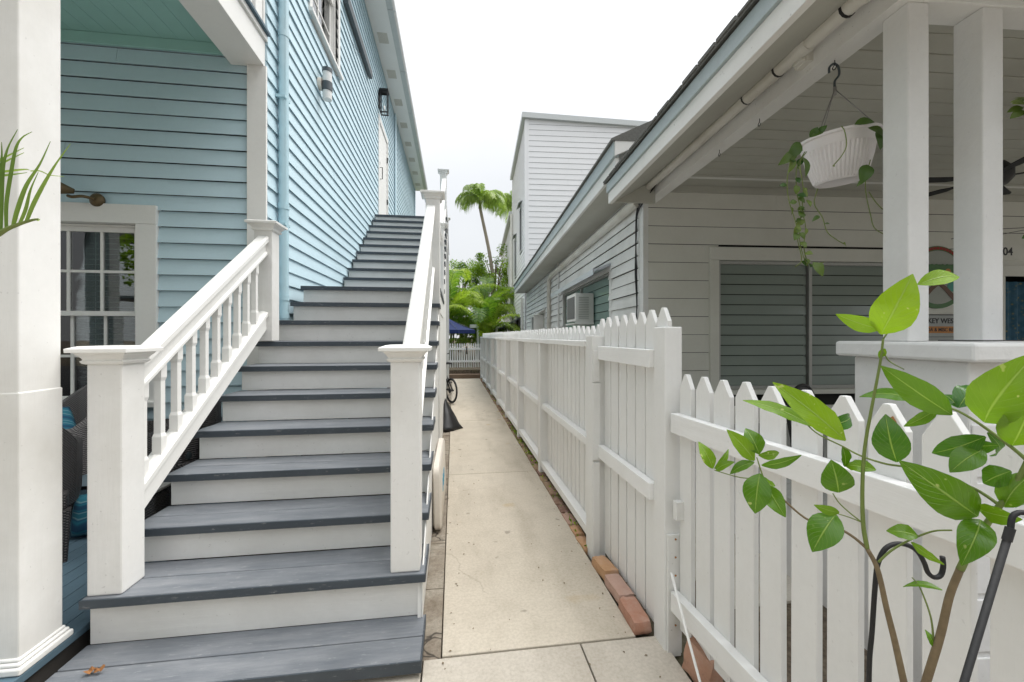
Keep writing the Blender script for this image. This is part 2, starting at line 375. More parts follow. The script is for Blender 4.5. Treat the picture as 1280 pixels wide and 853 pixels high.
def siding(mb, mp, s0, s1, z0, z1, pitch, tb=.02, openings=(), jit=.002, tt=.005, gap=.004):
    """clapboards; mp(s, n, z) -> point; openings (sa, sb, za, zb)"""
    z = z0; k = 0
    while z < z1-1e-4:
        zt = min(z+pitch, z1)
        segs = [(s0, s1)]
        for sa, sb, za, zb in openings:
            if z < zb-.01 and zt > za+.01:
                ns = []
                for a, b in segs:
                    if sb <= a or sa >= b: ns.append((a, b)); continue
                    if sa > a: ns.append((a, sa))
                    if sb < b: ns.append((sb, b))
                segs = ns
        t = tb + random.uniform(-jit, jit); dz = random.uniform(-jit, jit)*.6
        zz = zt - gap
        seg2 = []
        for a, b in segs:
            cur = a
            while b-cur > 3.2:
                c_ = cur+random.uniform(1.4, 4.2)
                if c_ > b-.5: break
                seg2.append((cur, c_-.0015)); cur = c_+.0015
            seg2.append((cur, b))
        for a, b in seg2:
            # split long runs into boards with slight waves
            n = max(1, int(abs(b-a)/1.2)); cuts = [a+(b-a)*i/n for i in range(n+1)]
            offs = [random.uniform(-jit, jit)*.5 for _ in cuts]
            rings = [[mp(c, -.01, z+dz+.012), mp(c, t*.6, z+dz+.010), mp(c, t+o, z+dz+o*.3), mp(c, t+o, z+dz+.006), mp(c, tt+o*.3, zz), mp(c, -.01, zz)] for c, o in zip(cuts, offs)]
            mb.loft(rings)
        z = zt; k += 1

def window(parent, mp, F, s0, s1, z0, z1, trim, cols, rows, mats, blinds=0, depth=.12, head=None, meeting=None, proud=.03, sill=True, room=M['dark'], glassm=None, lower_cols=None):
    """sash window set in an opening s0..s1, z0..z1; parts hang under a part named window"""
    t, sash, = mats
    a = MB(F)
    hd = head or trim
    def bx(m, sa, sb, na, nb, za, zb):
        m.hexa([mp(sa,na,za), mp(sb,na,za), mp(sb,nb,za), mp(sa,nb,za), mp(sa,na,zb), mp(sb,na,zb), mp(sb,nb,zb), mp(sa,nb,zb)])
    bx(a, s0-trim, s0, -.02, proud, z0, z1); bx(a, s1, s1+trim, -.02, proud, z0, z1)
    bx(a, s0-trim, s1+trim, -.02, proud+.003, z1+.0005, z1+hd)
    if sill: bx(a, s0-trim-.02, s1+trim+.02, -.05, proud+.035, z0-.045, z0-.0005)
    for sa, sb, za, zb in ((s0-.001, s0+.02, z0, z1), (s1-.02, s1+.001, z0, z1), (s0+.02, s1-.02, z1-.02, z1)): bx(a, sa, sb, -depth, -.0205, za, zb)
    w = a.build('window', t, parent, bevel=.003)
    zm = meeting if meeting is not None else (z0+z1)/2
    for (za, zb, nn) in ((zm-.02, z1-.02, -.035), (z0, zm+.02, -.07)):
        b = MB(F); A, B = s0+.02, s1-.02; r = .04
        bx(b, A, A+r, nn-.03, nn, za, zb); bx(b, B-r, B, nn-.03, nn, za, zb)
        bx(b, A+r, B-r, nn-.03, nn, za, za+r); bx(b, A+r, B-r, nn-.03, nn, zb-r, zb)
        for i in range(1, cols):
            c = A+r+(B-A-2*r)*i/cols; bx(b, c-.011, c+.011, nn-.025, nn-.003, za+r, zb-r)
        for i in range(1, rows):
            c = za+r+(zb-za-2*r)*i/rows; bx(b, A+r, B-r, nn-.026, nn-.005, c-.011, c+.011)
        b.build('sash', sash, w, bevel=.002)
        g = MB(F); bx(g, A+r, B-r, nn-.018, nn-.014, za+r, zb-r); g.build('pane', glassm or M['glass'], w)
    if blinds:
        b = MB(F); z = z1-.05
        while z > z0+.03:
            b.hexa([mp(s0+.02,-depth+.02,z-.004), mp(s1-.02,-depth+.02,z-.004), mp(s1-.02,-depth-.02,z+.004), mp(s0+.02,-depth-.02,z+.004),
                    mp(s0+.02,-depth+.02,z-.002), mp(s1-.02,-depth+.02,z-.002), mp(s1-.02,-depth-.02,z+.006), mp(s0+.02,-depth-.02,z+.006)]); z -= blinds
        for c in (.12, .5, .88):
            q = s0+(s1-s0)*c; bx(b, q-.002, q+.002, -depth-.024, -depth-.021, z0, z1-.03)
        b.build('blind', M['blind'], w)
    rm = MB(F); dd = depth+.5
    for sa, sb, na, nb, za, zb in ((s0-.02, s1+.02, -dd, -dd+.02, z0-.02, z1+.02), (s0-.03, s0-.002, -dd, -depth, z0-.02, z1+.02), (s1+.002, s1+.03, -dd, -depth, z0-.02, z1+.02), (s0-.02, s1+.02, -dd, -depth, z0-.04, z0-.02), (s0-.02, s1+.02, -dd, -depth, z1+.02, z1+.04)): bx(rm, sa, sb, na, nb, za, zb)
    rm.build('room', room, w)
    return w
# ================================================================ SETTING
g = MB(); g.box(-150,150,-120,220,-.6,-.035); tag(g.build('ground', M['soil']), None, kind='structure')
g = MB()
ys = [1.838, 4.24, 6.9, 9.6, 12.2, 13.7]
for a, b in zip(ys, ys[1:]): g.box(-.05, .842, a+.004, b-.004, -.03, 0)
tag(g.build('path', M['path'], bevel=.004), None, kind='structure')
g = MB()
for a, b in ((-4.2, -1.6), (-1.592, -.135), (-.128, .568), (.574, .955)): g.box(a, b, -.4, 1.83, -.03, .001)
for k in range(-6, 8): g.box(k*1.2+.004, k*1.2+1.196, -2.6, -.408, -.03, .001)
tag(g.build('pavement', M['walk'], bevel=.004), None, kind='structure')
g = MB(); g.box(-60, 60, -14, -2.62, -.03, -.02)
tag(g.build('road', flat('asphalt', (.05,.05,.052), .9, 0, .5, 60)), None, kind='structure')
g = MB(); n = 46
for i in range(n):     # old broken concrete edging between stairs and path
    y0 = 1.84+i*(11.8/n); y1 = y0+11.8/n
    g.box(-.16, -.056, y0+(.004 if i in (5, 9, 15, 23, 34) else 0), y1, -.05, -.008+random.uniform(-.004, .003))
tag(g.build('concrete_edging', M['old_conc']), None, kind='structure')
g = MB(); g.box(-1.3, 1.6, 13.7, 14.02, -.03, .13); g.box(-1.3, 1.6, 14.02, 14.06, -.03, .13)
tag(g.build('step', flat('brown_step', (.16,.11,.075), .9, 0, .5), bevel=.01), None, kind='structure')
g = MB(); g.box(-6, 12, 14.061, 40, -.03, .25)
tag(g.build('raised_yard', M['soil']), None, kind='structure')
g = MB(); g.box(1.40, 9.5, 2.0, 13.5, -.034, -.02)  # pale slab added to bounce light into the cottage porch
tag(g.build('bounce_slab', concrete('pale_bounce_concrete', (.50,.47,.41), (.58,.55,.49), (.35,.31,.25))), None, kind='structure')
# dead leaf flecks on the path
g = MB()
for i in range(190):
    x = random.uniform(-.04, .84) if random.random() < .4 else random.choice((.84-abs(random.gauss(0, .05)), -.05+abs(random.gauss(0, .03)))); y = random.uniform(1.2, 9); r = random.uniform(.003, .009)
    a = random.uniform(0, 6.3); z = .003
    p = [(x+r*math.cos(a), y+r*math.sin(a), z), (x+r*.6*math.cos(a+1.6), y+r*.6*math.sin(a+1.6), z+.003), (x-r*math.cos(a), y-r*math.sin(a), z), (x+r*.5*math.cos(a-1.6), y+r*.5*math.sin(a-1.6), z+.002)]
    g.f([g.v(q) for q in p])
tag(g.build('leaf_litter', M['bark']), 'dark dry leaf flecks scattered over the concrete path', 'leaf litter', kind='stuff')
g = MB()
for i in range(420):
    y = random.choice([random.uniform(4.3, 6.6), random.uniform(2.6, 12.5)]); x = random.uniform(.845, .93); h = random.uniform(.015, .06); a = random.uniform(0, 6.3); w = .004
    g.tone = random.random()
    g.f([g.v((x-w*math.cos(a), y-w*math.sin(a), -.02)), g.v((x+w*math.cos(a), y+w*math.sin(a), -.02)), g.v((x+h*.5*math.sin(a), y-h*.5*math.cos(a), h*.6)), ])
    g.f([g.v((x, y, .0)), g.v((x+.012*math.cos(a), y+.012*math.sin(a), h*.5)), g.v((x+.5*h*math.cos(a+1), y+.5*h*math.sin(a+1), h*.62))])
tag(g.build('weeds', M['broad']), 'low green weeds along the fence foot', 'weeds', kind='stuff')

# ================================================================ BLUE HOUSE
XW, YB = -1.6, 3.85
house = thing('blue_house', 'pale blue clapboard two storey house with white trim on the left', 'house', (-4.3, 9, 0))
mside = lambda s, n_, z: Vector((XW+n_, s, z)); mback = lambda s, n_, z: Vector((s, YB-n_, z))
WY0, WY1, WZ0, WZ1 = 4.95, 6.02, 5.03, 6.75
DY0, DY1 = 9.22, 10.3
LW = (-3.44, -2.585, .86, 2.32)
b = MB(); siding(b, mside, YB-.02, 17.5, .15, 7.45, .1335, .022, [(WY0, WY1, WZ0, WZ1), (DY0, DY1, 3.84, 6.0)], gap=-.006)
b.build('side_wall', M['blue'], house)
b = MB(); siding(b, mback, -6.8, -1.73, .18, 3.86, .133, .027, [LW], jit=.003, gap=.0015)
siding(b, mback, -6.8, -1.73, 3.98, 7.45, .133, .021, gap=-.004)
b.build('porch_wall', M['blue'], house)
b = MB()   # solid core behind the boards
b.box(-7.0, -2.3, YB+.72, 17.5, .1, 7.4); b.box(-2.3, XW-.8, YB+.72, 17.5, .1, 7.4)
b.box(-7.0, LW[0]-.06, YB+.02, YB+.72, .1, 7.4); b.box(LW[1]+.06, XW-.02, YB+.02, YB+.72, .1, 7.4)
b.box(LW[0]-.06, LW[1]+.06, YB+.02, YB+.72, .1, LW[2]-.06); b.box(LW[0]-.06, LW[1]+.06, YB+.02, YB+.72, LW[3]+.06, 7.4)
b.box(XW-.8, XW-.02, YB+.72, WY0-.06, .1, 7.4); b.box(XW-.8, XW-.02, WY1+.06, DY0-.02, .1, 7.4); b.box(XW-.8, XW-.02, DY1+.02, 17.5, .1, 7.4)
b.box(XW-.8, XW-.02, WY0-.06, WY1+.06, .1, WZ0-.06); b.box(XW-.8, XW-.02, WY0-.06, WY1+.06, WZ1+.06, 7.4)
b.box(XW-.8, XW-.02, DY0-.02, DY1+.02, .1, 3.84); b.box(XW-.8, XW-.02, DY0-.02, DY1+.02, 6.0, 7.4); b.box(XW-.8, XW-.15, DY0-.02, DY1+.02, 3.84, 6.0)
b.build('wall_core', M['dark'], house)
b = MB(); b.box(-1.735, -1.582, 3.80, 3.8275, .15, 3.70); b.box(-1.735, -1.60, 3.8, 3.83, 3.98, 7.3); b.build('corner_board', M['white'], house, bevel=.003)
b = MB(); b.box(XW+.027, XW+.05, 11.55, 11.8, 3.84, 7.4); b.build('corner_board', M['blue'], house, bevel=.003)
b = MB(); b.box(XW+.027, XW+.05, 17.3, 17.5, .1, 7.4); b.build('corner_board', M['blue'], house, bevel=.003)
# porch
b = MB()
for k in range(40):
    x1 = -1.575-k*.088; b.box(x1-.084, x1, 1.34, 3.83, .118, .15)
b.build('porch_floor', M['porch_deck'], house, bevel=.003)
b = MB(); b.box(-5.1, -1.60, 1.38, 3.83, -.02, .117); b.build('porch_skirt', flat('dark_skirt', (.05,.045,.04), .9, 0, .5), house)
b = MB()
for k in range(28):
    x1 = -1.868-k*.13; b.box(x1-.1275, x1, 1.5, 3.83, 3.86, 3.875)
b.box(-5.6, -1.87, 1.5, 3.83, 3.876, 3.90)
b.build('porch_ceiling', M['teal'], house, bevel=.0015)
b = MB(); b.box(-5.5, -1.872, 3.80, 3.828, 3.77, 3.858); b.build('ceiling_moulding', M['teal'], house, bevel=.004)
b = MB(); b.box(-1.87, -1.60, 1.5, 3.828, 3.70, 3.92); b.build('porch_beam', M['white'], house, bevel=.004)
b = MB(); b.box(-5.6, -1.871, 1.5, 1.75, 3.60, 3.92); b.build('porch_beam', M['white'], house, bevel=.004)
b = MB(); b.box(-5.6, -1.58, 1.46, 3.83, 3.921, 3.965); b.build('balcony_deck', M['white'], house, bevel=.004)
b = MB(); b.box(-5.6, -1.555, 1.43, 3.83, 3.966, 3.995); b.build('balcony_floor', M['porch_deck'], house, bevel=.004)
for (x, y) in ((-1.69, 3.74), (-1.69, 1.7), (-4.4, 1.7)):
    b = MB(); b.box(x-.06, x+.08, y-.06, y+.06, 3.996, 7.2); b.build('balcony_post', M['white'], house, bevel=.006)
b = MB(); b.box(-1.70, -1.62, 1.77, 3.67, 4.88, 4.94); b.box(-1.685, -1.635, 1.77, 3.67, 4.10, 4.15)
y = 1.85
while y < 3.65: b.box(-1.675, -1.645, y, y+.03, 4.151, 4.879); y += .11
b.build('balcony_railing', M['white'], house, bevel=.003)
for (cx, nm) in ((-1.735, 1), (-4.4, 2)):
    b = MB(); x0, x1, y0, y1 = cx-.135, cx+.135, 1.785, 1.955
    b.box(x0, x1, y0, y1, .151, 3.699)
    b.box(x0-.004, x1+.004, y0-.002, y1+.003, .152, 1.19)
    c_ = b.build('porch_column', M['column'], house, bevel=.006)
    b = MB()
    for (e, za, zb) in ((.026, .1515, .178), (.018, .1785, .192), (.010, .1925, .205)): b.box(x0-e, x1+e, y0-e, y1+e, za, zb)
    b.build('base_moulding', M['white'], c_, bevel=.006)
w = window(house, mback, None, *LW, .155, 3, 2, (M['white'], M['white']), blinds=.045, depth=.12, head=.155, meeting=1.585, proud=.045, glassm=M['glass'])
w = window(house, mside, None, WY0, WY1, WZ0, WZ1, .085, 2, 2, (M['white'], M['white']), blinds=.05, depth=.12, meeting=5.95, proud=.03)
# upper door
b = MB()
for ya, yb, za, zb in ((DY0-.10, DY0, 3.85, 6.0), (DY1, DY1+.10, 3.85, 6.0), (DY0-.10, DY1+.10, 6.001, 6.12)): b.box(XW-.02, XW+.035, ya, yb, za, zb)
d = b.build('door', M['white'], house, bevel=.004)
b = MB(); b.box(XW-.03, XW+.012, DY0+.002, DY1-.002, 3.86, 5.998); b.build('door_panel', M['white'], d, bevel=.004)
b = MB(); b.tube([(XW+.02, DY0+.11, 4.80), (XW+.07, DY0+.11, 4.80), (XW+.07, DY0+.11, 5.05), (XW+.02, DY0+.11, 5.05)], .009); b.box(XW+.012, XW+.02, DY0+.09, DY0+.13, 5.12, 5.17); b.build('handle', M['black'], d)
for z in (4.6, 5.6):
    b = MB(); b.box(XW+.012, XW+.04, DY1-.02, DY1+.01, z-.06, z+.06); b.build('hinge', M['black'], d)
# eave: soffit, fascia gutter, roof
b = MB(); b.box(XW+.02, -1.21, 1.2, 17.6, 7.40, 7.425)
b.build('soffit', M['white'], house)
for k in range(11):
    y = 5.0+k*1.17; b = MB()
    for i in range(9): b.box(-1.50, -1.31, y+i*.035, y+i*.035+.02, 7.393, 7.3998)
    b.build('soffit_vent', M['ceil_trim'], house)
b = MB(); rings = []
pr = [(-1.21,7.53),(-1.21,7.405),(-1.10,7.405),(-1.07,7.45),(-1.065,7.53),(-1.075,7.53),(-1.085,7.455),(-1.105,7.415),(-1.20,7.415),(-1.20,7.53)]
b.prism([(x, 1.2, z) for x, z in pr], (0, 16.4, 0))
for k in range(9): b.box(-1.205, -1.06, 2.5+k*1.8, 2.53+k*1.8, 7.398, 7.404)
b.build('gutter', M['galv'], house)
b = MB(); b.prism([(-1.12,1.1,7.54),(-1.12,1.1,7.57),(-4.3,1.1,9.35),(-7.5,1.1,7.57),(-7.5,1.1,7.54)], (0,16.6,0)); b.build('roof', M['shingle'], house)
# downspout
b = MB(); b.tube([(XW+.064, 4.05, 1.545), (XW+.064, 4.05, 7.3), (-1.15, 4.05, 7.40)], .042, 14)
for z in (1.56, 1.72, 2.55, 4.12): b.tube([(XW+.064, 4.05, z), (XW+.064, 4.05, z+.05)], .047, 14)
b.box(XW+.02, XW+.10, 3.99, 4.11, 3.55, 3.575); b.box(XW+.02, XW+.10, 3.99, 4.11, 2.40, 2.42)
b.build('downspout', M['blue_pipe'], house, smooth=True, autos=40)
# dark conduit bar + wires
b = MB(); b.box(XW+.025, XW+.09, 5.4+.9, 8.1, 6.22, 6.36); bar = b.build('conduit', M['char']); tag(bar, 'long dark grey horizontal bar fixed high on the blue side wall', 'bar')
b = MB(); pts = [Vector((XW+.045, 6.1+1.55*t, 5.95+.42*t-.18*math.sin(math.pi*t))) for t in [i/12 for i in range(13)]]; b.tube(pts, .004, 5)
tag(b.build('cable', M['char']), 'thin slack cable hanging on the blue wall from window to grey bar', 'cable')
# security camera
t = thing('security_camera', 'white bullet security camera beside the upper window of the blue house', 'camera', (XW+.04, 4.87, 5.25))
b = MB(); b.tube([(XW+.03, 4.87, 5.30), (XW+.055, 4.87, 5.30)], .04, 16); b.tube([(XW+.05, 4.87, 5.3), (XW+.09, 4.85, 5.29)], .015, 10); b.build('mount', M['white'], t, smooth=True, autos=40)
Mx = Vector((.35,-.9,-.30)).normalized(); c0 = Vector((XW+.11, 4.84, 5.30))
b = MB(); b.tube([c0-Mx*.06, c0+Mx*.06, c0+Mx*.075], [.036, .036, .034], 18); b.build('body', M['white'], t, smooth=True, autos=40)
b = MB(); b.tube([c0+Mx*.0751, c0+Mx*.079], .027, 18); b.build('lens', M['black'], t)
# cylinder up-down light
t = thing('wall_light', 'dark and white cylinder up-down light on the blue side wall', 'wall light', (XW+.02, 5.21, 4.2))
b = MB(); b.lathe((XW+.035, 5.21, 4.39), [(.07,-.02),(.07,.02)], 20, Matrix.Rotation(R(90), 3, 'Y')); b.build('backplate', M['plastic'], t, smooth=True, autos=40)
b = MB(); b.tube([(XW+.04,5.21,4.37),(XW+.09,5.21,4.37)], .035, 12); b.tube([(XW+.11,5.21,4.31),(XW+.11,5.21,4.41)], .060, 24); b.build('bracket', M['char'], t, smooth=True, autos=40)
for za, zb in ((4.411, 4.53), (4.21, 4.309)):
    b = MB(); b.tube([(XW+.11,5.21,za),(XW+.11,5.21,zb)], .052, 24); b.build('lamp_shade', M['lampglass'], t, smooth=True, autos=40)
b = MB(); b.tube([(XW+.11,5.21,4.5305),(XW+.11,5.21,4.575)], .058, 24); b.build('cap', M['char'], t, smooth=True, autos=40)
# lantern by the door
t = thing('wall_lantern', 'black box lantern on the blue wall above the upper door', 'wall lantern', (XW+.02, 9.2, 6.14))
x0, x1, y0, y1, z0, z1 = XW+.06, XW+.20, 9.13, 9.27, 6.16, 6.60
b = MB()
for x in (x0, x1):
    for y in (y0, y1): b.box(x-.008, x+.008, y-.008, y+.008, z0, z1)
for z in (z0, z1):
    b.box(x0-.012, x1+.012, y0-.012, y0+.01, z-.01, z+.01); b.box(x0-.012, x1+.012, y1-.01, y1+.012, z-.01, z+.01)
    b.box(x0-.012, x0+.01, y0+.01, y1-.01, z-.01, z+.01); b.box(x1-.01, x1+.012, y0+.01, y1-.01, z-.01, z+.01)
b.box(x0-.02, x1+.02, y0-.02, y1+.02, z1+.011, z1+.05); b.box(XW+.02, XW+.035, y0+.01, y1-.01, z0+.1, z1+.03); b.box(XW+.03, x0, 9.19, 9.21, z1+.015, z1+.04)
b.build('frame', M['black'], t)
b = MB(); b.tube([(x0+.07, 9.2, z0+.01), (x0+.07, 9.2, z0+.16)], .018, 10); b.build('bulb', M['lampglass'], t, smooth=True)
# little bronze spotlights above the porch window
t = thing('spotlight', 'aged bronze twin-head spotlight over the porch window trim', 'spotlight', (-2.98, 3.78, 2.5))
b = MB(); b.lathe((-2.86, 3.80, 2.50), [(.0,-.02),(.05,-.02),(.055,0),(.03,.02),(.0,.025)], 20, Matrix.Rotation(R(90), 3, 'X')); b.build('backplate', M['bronze'], t, smooth=True)
b = MB(); b.tube(bez([(-2.86,3.78,2.50), (-2.90,3.72,2.50), (-2.96,3.71,2.49), (-3.0,3.72,2.50)], 6), .012, 8); b.build('arm', M['bronze'], t, smooth=True)
for q, (dx, dz) in enumerate(((-.0, 0), (-.1, .05))):
    b = MB(); b.tube([(-2.94+dx,3.70,2.53+dz),(-3.0+dx,3.66,2.54+dz),(-3.06+dx,3.62,2.53+dz)], [.018,.045,.06], 18); b.build('lamp_head', M['bronze'], t, smooth=True)

# ================================================================ STAIRCASE
st = thing('staircase', 'long white wooden staircase with grey treads climbing the blue house', 'staircase', (-.85, 1.75, 0))
RUN, RISE = .258, .178
XR = -.135
def Hn(n): return .287+(n-2)*RISE
def Yn(n): return 1.985+(n-2)*RUN
def tread(xa, xb, ya, yb, h, th=.038, nboards=2):
    b = MB(); w = (yb-ya)/nboards
    for i in range(nboards):
        e = random.uniform(-.0015, .0015)
        b.box(xa, xb, ya+i*w+(.0025 if i else .003), ya+(i+1)*w-(.0025 if i < nboards-1 else 0), h-th, h+e)
    o = b.build('tread', M['tread'], st, bevel=.004)
    b = MB(); b.box(xa-.004, xb+.004, ya-.004, ya+.0025, h-th-.001, h-.001)
    b.build('nosing', M['nosing'], o, bevel=.002)
    b = MB(); b.box(xb+.0005, xb+.005, ya+.003, yb, h-th-.001, h-.001); b.build('end_strip', M['nosing'], o)
def riser(xa, xb, y, h0, h1):
    b = MB(); b.box(xa, xb, y, y+.02, h0+.001, h1); b.build('riser', M['riser'], st, bevel=.002)
tread(-1.555, XR, 1.735, 2.02, .075, .05)
b = MB(); b.box(-1.55, XR-.015, 1.77, 2.02, -.03, .024); b.build('base', M['white_old'], st)
for n in range(2, 12):
    xl = -1.555 if n < 10 else -1.475
    h = Hn(n); y = Yn(n)
    if n == 11: break
    tread(xl, XR, y, Yn(n+1)+.03, h); riser(xl+.012, XR-.015, y+.032, (Hn(n-1) if n > 2 else .075), h-.0385)
YL = Yn(11); HL = Hn(11)
tread(-1.475, XR, YL, 6.05, HL, .038, 12); riser(-1.463, XR-.015, YL+.032, Hn(10), HL-.0385)
H = HL; ytop = []
for k in range(11):
    y = 6.0+k*.2675; h = HL+(k+1)*RISE
    xl = XW+.03
    if k < 10: tread(xl, XR, y, y+.2675+.03, h)
    riser(xl+.004, XR-.015, y+.032, h-RISE, h-.0385); ytop.append((y, h))
YT, HT = ytop[-1]
tread(XW+.03, XR, YT, 12.6, HT, .038, 30)
# skirts (white boards closing the path side), sloping
b = MB()
b.prism([(XR-.033,1.99,.0),(XR-.033,YL+.2,.0),(XR-.033,YL+.2,HL-.04)] + [(XR-.033, yy, hh) for n in range(10, 1, -1) for (yy, hh) in ((Yn(n+1)+.031, Hn(n)-.040), (Yn(n)+.031, Hn(n)-.040))][0:], (.016,0,0))
b.build('skirt_board', M['white'], st)
b = MB()
pts = [(XR-.033, 4.32, .0), (XR-.033, YT+.02, .0)]
pts += [(XR-.033, YT+.02, HT-.05)]
for (y, h) in ytop[::-1][1:]: pts += [(XR-.033, y+.2675+.031, h-.04), (XR-.033, y+.031, h-.04)]
pts += [(XR-.033, 6.03, HL-.04), (XR-.033, 4.32, HL-.04)]
b.prism(pts, (.016,0,0)); b.build('skirt_board', M['white'], st)
b = MB()   # outer stringer strips
for (ya, za, yb, zb) in ((2.0, .17, YL+.05, HL-.26), (6.05, HL-.06, YT, HT-.25)):
    b.prism([(XR-.016, ya, za-.10), (XR-.016, yb, zb-.10), (XR-.016, yb, zb+.08), (XR-.016, ya, za+.08)], (.008,0,0))
b.box(XR-.05, XR-.008, YT+.1, 12.6, HT-.26, HT-.04); b.box(XR-.05, XR-.008, YL+.1, 6.0, HL-.24, HL-.04); b.box(XW+.05, XR-.05, 12.56, 12.6, HT-.26, HT-.04)
b.build('stringer', M['white'], st, bevel=.003)
def newel(cx, cy, z0, z1, hw=.068, name='newel_post'):
    b = MB(); b.box(cx-hw, cx+hw, cy-hw, cy+hw, z0, z1-.075); o = b.build(name, M['column'], st, bevel=.007)
    k = hw/.068
    b = MB(); b.sq(cx, cy, [(hw+.001, z1-.080), (hw+.010*k, z1-.076), (hw+.016*k, z1-.066), (hw+.009*k, z1-.060), (hw+.012*k, z1-.052), (hw+.026*k, z1-.036), (hw+.028*k, z1-.029), (hw+.047*k, z1-.0285), (hw+.048*k, z1-.012), (hw+.02*k, z1-.0015), (hw-.02*k, z1)])
    b.build('post_cap', M['white'], o, bevel=.0015)
    return o
newel(-1.48, 2.073, .2875, 1.357); newel(-.225, 2.073, .2875, 1.357)
newel(-1.48, 3.57, Hn(8)+.0015, 2.305)
newel(-.205, 4.27, 0, 2.84, .07); newel(-.205, 5.95, HL+.002, 2.98, .07)
newel(-.215, 9.0, HT+.002, 4.93, .07)
for y in (8.95, 12.5):
    b = MB(); b.box(-.30, -.135, y-.08, y+.08, -.02, HT-.27); b.build('support_post', M['white'], st, bevel=.006)
newel(-.215, 12.5, HT+.002, 4.9, .07)
def railing(cx, y0, y1, ztop0, ztop1, hb, n, thick=.15, bot=.09, first=None, sp=None, wtop=.088):
    """sloping rail; ztop = top of the handrail, hb = drop from handrail top to bottom rail top"""
    dz = ztop1-ztop0
    def sweep(prof, name):
        b = MB(); b.loft([[(cx+x, y0, ztop0+z) for x, z in prof], [(cx+x, y1, ztop1+z) for x, z in prof]])
        return b.build(name, M['white'], st, bevel=.002)
    w = wtop/2
    hr = sweep([(-w,-.045),(-w,-.012),(-w*.7,0),(w*.7,0),(w,-.012),(w,-.045),(w*.55,-.052),(w*.55,-thick+.03),(w*.8,-thick+.02),(w*.8,-thick),(-w*.8,-thick),(-w*.8,-thick+.02),(-w*.55,-thick+.03),(-w*.55,-.052)], 'handrail')
    br = sweep([(-w*.9,-hb),(-w*.2,-hb+.008),(w*.2,-hb+.008),(w*.9,-hb),(w*.9,-hb-.03),(w*.62,-hb-.035),(w*.62,-hb-bot),(-w*.62,-hb-bot),(-w*.62,-hb-.035),(-w*.9,-hb-.03)], 'bottom_rail')
    sp_ = sp or (y1-y0)/(n+1)
    for i in range(n):
        y = (first if first else y0+sp_) + i*sp_
        if y > y1-.03: break
        zt = ztop0+dz*(y-y0)/(y1-y0); za, zb = zt-hb+.004, zt-thick+.002; k = dz/(y1-y0)
        r = .0215; L = zb-za
        prof = [(r, 0), (r, .17), (r-.005, .21), (r-.005, .5), (r-.005, .80), (r, .84), (r, 1.0)]
        b = MB(); rings = []
        for h, t_ in prof:
            z = za+L*t_; e = (k*h if t_ in (0, 1.0) else 0)
            rings.append([(cx-h,y-h,z-e),(cx+h,y-h,z-e),(cx+h,y+h,z+e),(cx-h,y+h,z+e)])
        b.loft(rings); b.build('baluster', M['white'], hr, bevel=.001)
railing(-1.48, 2.142, 3.501, 1.275, 2.185, .60, 11, first=2.215, sp=.1275, bot=.135)
railing(-.225, 2.142, 4.20, 1.275, 2.70, .62, 16, sp=.1275)
railing(-.205, 4.34, 5.88, 2.76, 2.80, .78, 11, thick=.12)
railing(-.205, 6.02, 8.93, 2.84, 4.74, .66, 21, thick=.13)
railing(-.215, 9.07, 12.43, 4.80, 4.80, .80, 24, thick=.12)
# dry leaf on the bottom tread
b = MB(); c0 = at(125, 824, 1.0); 
lc = Vector((-1.405, 1.845, .079))
def crumple(b, c, r, seed, n=9):
    rnd = random.Random(seed); cen = b.v(c+Vector((0,0,.006))); ring = []
    for i in range(n):
        a = 2*math.pi*i/n; rr = r*(.55+.6*rnd.random()); ring.append(b.v(c+Vector((rr*math.cos(a), rr*.7*math.sin(a), .002+.022*rnd.random()))))
    for i in range(n): b.f([cen, ring[i], ring[(i+1)%n]])
crumple(b, lc, .024, 3); crumple(b, lc+Vector((.03,-.004,0)), .018, 5)
o = b.build('dry_leaf', flat('dry_leaf', (.27,.12,.04), .8, 0, .3)); tag(o, 'curled orange-brown dry leaf on the lowest grey tread', 'leaf')
b = MB(); crumple(b, Vector((-.42, 1.70, .004)), .02, 8); o = b.build('dry_leaf', M['rust']); tag(o, 'small reddish dead leaf on the pavement at the foot of the stairs', 'leaf')

# ================================================================ things along the path, left
# rounded white board leaning on the stair side
b = MB(); F_ = Matrix.Translation((-.112, 3.0, -.005)) @ Matrix.Rotation(R(-.8), 4, 'Z') @ Matrix.Rotation(R(-1.5), 4, 'Y')
t = thing('leaning_board', 'cream rounded plastic board with blue lettering leaning on the stair side', 'board', (-.12, 3.02, -.01))
b = MB(F_); pts = []
L_, Hh, r = .92, .47, .07
for (cy, cz, a0) in ((L_-r, r, -90), (L_-r, Hh-r, 0), (r, Hh-r, 90), (r, r, 180)):
    for i in range(6): a = R(a0+i*18); pts.append((cy+r*math.cos(a), cz+r*math.sin(a)))
def ring_(x, k): return [(x, L_/2+(p-L_/2)*k[0], Hh/2+(q-Hh/2)*k[1]) for p, q in pts]
b.loft([ring_(-.03, (.96,.92)), ring_(-.018, (1,1)), ring_(.018, (1,1)), ring_(.03, (.96,.92))]); b.build('panel', M['plastic'], t, smooth=True, autos=50)
text('SUNBRD', .11, M['blue_print'], t, (.0315, .45, .24), (0,1,0), (0,0,1), depth=.0008, F=F_) if False else None
b = MB(F_)
for i, (yy, hh) in enumerate(((.28,.10),(.34,.13),(.40,.09),(.46,.12),(.52,.11),(.58,.08))): b.box(.0302, .0312, yy, yy+.038, .24-hh/2, .24+hh/2)
b.build('blue_marking', M['blue_print'], t)
